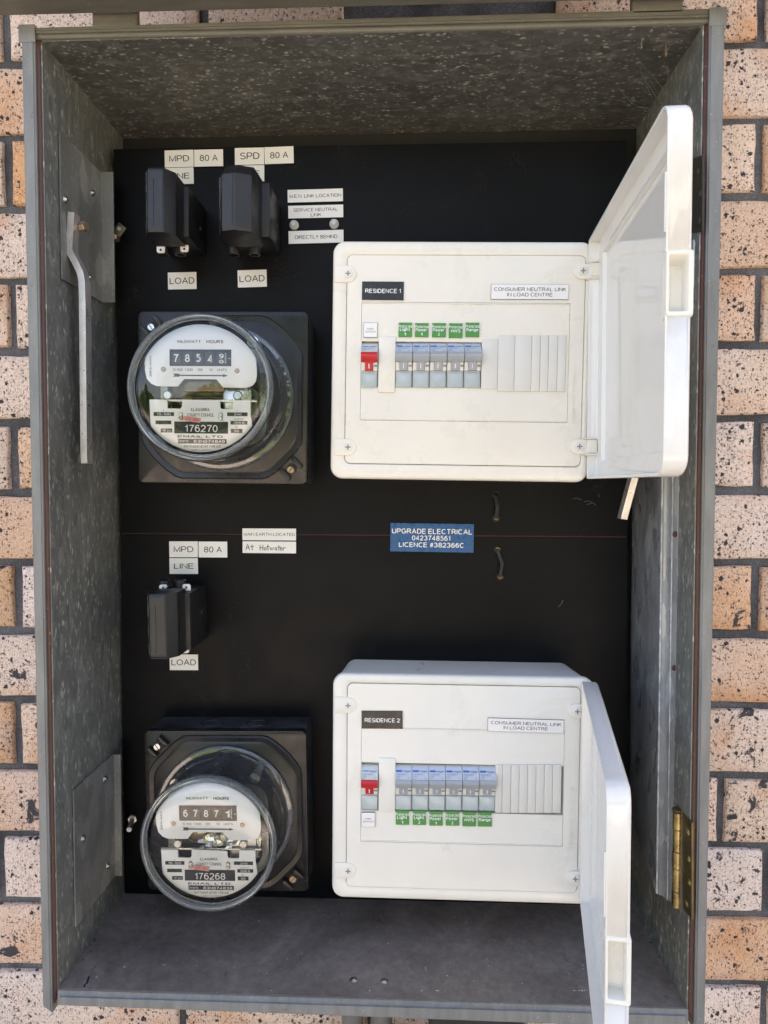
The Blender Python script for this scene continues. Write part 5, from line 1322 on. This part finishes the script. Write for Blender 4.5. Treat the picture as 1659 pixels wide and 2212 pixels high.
def breaker(fr_, px, pytop, w_px, model, rating, red, label, zoff=0):
    c = fr_.l(px, pytop, .004); wloc = fr_.l(px+w_px, pytop, .004).x-c.x
    e = empty('main_switch' if red else 'circuit_breaker', fr_.m @ Matrix.Translation((c.x+wloc*.01, .0045, c.z)) @ Matrix.Diagonal((wloc*.98/BW, 1, 1, 1)), label, 'main switch' if red else 'circuit breaker', None if red else 'circuit breakers')
    e_ = lambda nm, key, mat: obj(nm, shared(key, BMS[key], M[mat]), None, e)
    e_('body', 'body', 'mcb'); lb = e_('rating_label', 'label', 'mcb' if red else 'mcblabel')
    lv = e_('lever', 'lever', 'red' if red else 'lever'); obj('lever_stem', shared('stem', BMS['stem'], M['red' if red else 'lever']), None, lv)
    e_('cheek', 'cheek', 'blank'); e_('cheek', 'cheek2', 'blank'); e_('cover_ridge', 'ridge', 'mcb'); e_('terminal_cover', 'cover', 'tcover')
    e_('terminal_screw', 'screw', 'alu')
    tilt = 47
    def tx(s, x0, x1, s0, s1, mat, b=0, par=e):   # s0..s1: distance down the sloping label (m)
        zc_ = -.0006-(s0+s1)/2*.68; yc = -.0012-(s0+s1)/2*.733
        hgt = s1-s0
        o = text(s, x0, x1, zc_-hgt/2, zc_+hgt/2, yc-.0009+.0003, M[mat], par, b, 0, 'lettering', .00003, -tilt+0)
    tx(':hager', .0072, .0165, .0046, .0070, 'lightblue', .8)
    q = box(-.0031, .0031, -.0004, .0002, -.0009 if not red else -.0005, .0009 if not red else .0005, .0002)
    xform(q, Matrix.Translation((.0038, -.0012-.0057*.733-.0003, -.0006-.0057*.68)) @ Matrix.Rotation(math.radians(-tilt), 4, 'X'))
    obj('test_button' if not red else 'blue_stripe', q, M['lightblue' if red else 'bluebtn'], e)
    tx(model, .0012, .0118, .0082, .0098, 'greyink'); tx(rating, .0012, .0052, .0106, .0121, 'greyink'); tx('6000', .0012, .0045, .0129, .0139, 'greyink')
    tx('A', .0130, .0150, .0116, .0126, 'greyink'); tx('3', .0134, .0146, .0130, .0138, 'greyink')
    q = box(-.00045, .00045, -.0003, .0002, -.0024, .0024); xform(q, Matrix.Translation((BW*.49, -.0087, -.0245)) @ Matrix.Rotation(math.radians(22), 4, 'X')); obj('indicator_line', q, M['whiteink'], e)
    q = box(-.0016, .0016, -.0003, .0002, -.0009, .0009); xform(q, Matrix.Translation((BW*.88, -.0078, -.0240)) @ Matrix.Rotation(math.radians(18), 4, 'X')); obj('status_window', q, M['greyink'], e)
    return e
breaker(fu1, 781, 741, 36.6, 'MSN163R', 'C63', True, 'red levered main switch at the left end of the upper consumer unit')
U1 = [('ADC910T', 'C10', 'Light 1'), ('ADC916T', 'C16', 'Power 1'), ('ADC916T', 'C16', 'Power 2'), ('ADC916T', 'C16', 'HWS'), ('ADC932T', 'C32', 'Range')]
for i, (m_, r_, s_) in enumerate(U1):
    breaker(fu1, 855+36.8*i, 740.5, 36.8, m_, r_, False, ('grey circuit breaker first from the left', 'grey circuit breaker second from the left', 'grey circuit breaker in the middle', 'grey circuit breaker second from the right end', 'grey circuit breaker at the right end')[i]+' of the upper consumer unit, under '+s_)
breaker(fu2, 781.2, 1652, 36.4, 'MSN163R', 'C63', True, 'red levered main switch at the left end of the lower consumer unit')
U2 = [('ADC910T', 'C10', 'Light 1'), ('ADC910T', 'C10', 'Light 2'), ('ADC916T', 'C16', 'Power 1'), ('ADC916T', 'C16', 'Power 2'), ('ADC916T', 'C16', 'HWS'), ('ADC932T', 'C32', 'Range')]
for i, (m_, r_, s_) in enumerate(U2):
    breaker(fu2, 854+36*i, 1652+i*.3, 36, m_, r_, False, ('grey circuit breaker first from the left', 'grey circuit breaker second from the left', 'grey circuit breaker third from the left', 'grey circuit breaker third from the right end', 'grey circuit breaker second from the right end', 'grey circuit breaker at the right end')[i]+' of the lower consumer unit, above '+s_)

# ------------------------------------------------------------------ conduits under the cabinet, cobweb
for i, (a_, b_) in enumerate(((738, 784), (800, 847))):
    y0 = -.045; p = P((a_+b_)/2, 2205, y0); r_ = (P(b_, 2205, y0).x-P(a_, 2205, y0).x)/2
    q = tube([Vector((p.x, y0, iBL.z-.012)), Vector((p.x, y0, -.85)), Vector((p.x, y0, -1.47))], r_, 28); tube([Vector((p.x, y0, iBL.z-.012)), Vector((p.x, y0, iBL.z-.022))], r_*1.12, 28, q)
    tag(obj('conduit', q, M['pvc']), ('left' if i == 0 else 'right')+' one of two grey conduits leaving the underside of the cabinet', 'conduit', 'conduits under the cabinet')
a_, b_ = P(929, 2215, -.09), P(1132, 2215, -.09)
q = box(a_.x, b_.x, -.09, .0, -.75, iBL.z-.014, .004)
tag(obj('junction_box', q, M['blackplastic']), 'dark box on the bricks directly under the cabinet', 'box')
def web():
    rnd = random.Random(5); bm = bmesh.new(); Y = -.16
    hub = P(1450, 240, -.15)
    ends = [P(1380, 130, -.17), P(1440, 140, -.17), P(1515, 135, -.17), P(1517, 225, -.15), P(1505, 285, -.14), P(1470, 360, -.12), P(1400, 350, -.11), P(1340, 190, -.15), P(1455, 170, -.15), P(1500, 160, -.17)]
    allp = []
    for e_ in ends:
        pts = []
        for k in range(9):
            t = k/8; p = hub.lerp(e_, t)+Vector((rnd.uniform(-1, 1), rnd.uniform(-1, 1), rnd.uniform(-1, 1)))*.002; p.z -= .01*math.sin(math.pi*t); pts.append(p)
        pts[0] = hub; allp.append(pts); tube(pts, rnd.choice((.00012, .00018, .0003)), 4, bm)
    for k in range(26):
        a__, b__ = rnd.choice(allp), rnd.choice(allp); p, q_ = rnd.choice(a__[1:]), rnd.choice(b__[1:]); m_ = p.lerp(q_, .5)-Vector((0, 0, .003)); tube([p, m_, q_], .0001, 3, bm)
    tag(obj('cobweb', bm, M['web']), 'wispy grey cobweb in the top right corner of the cabinet', 'cobweb')
web()
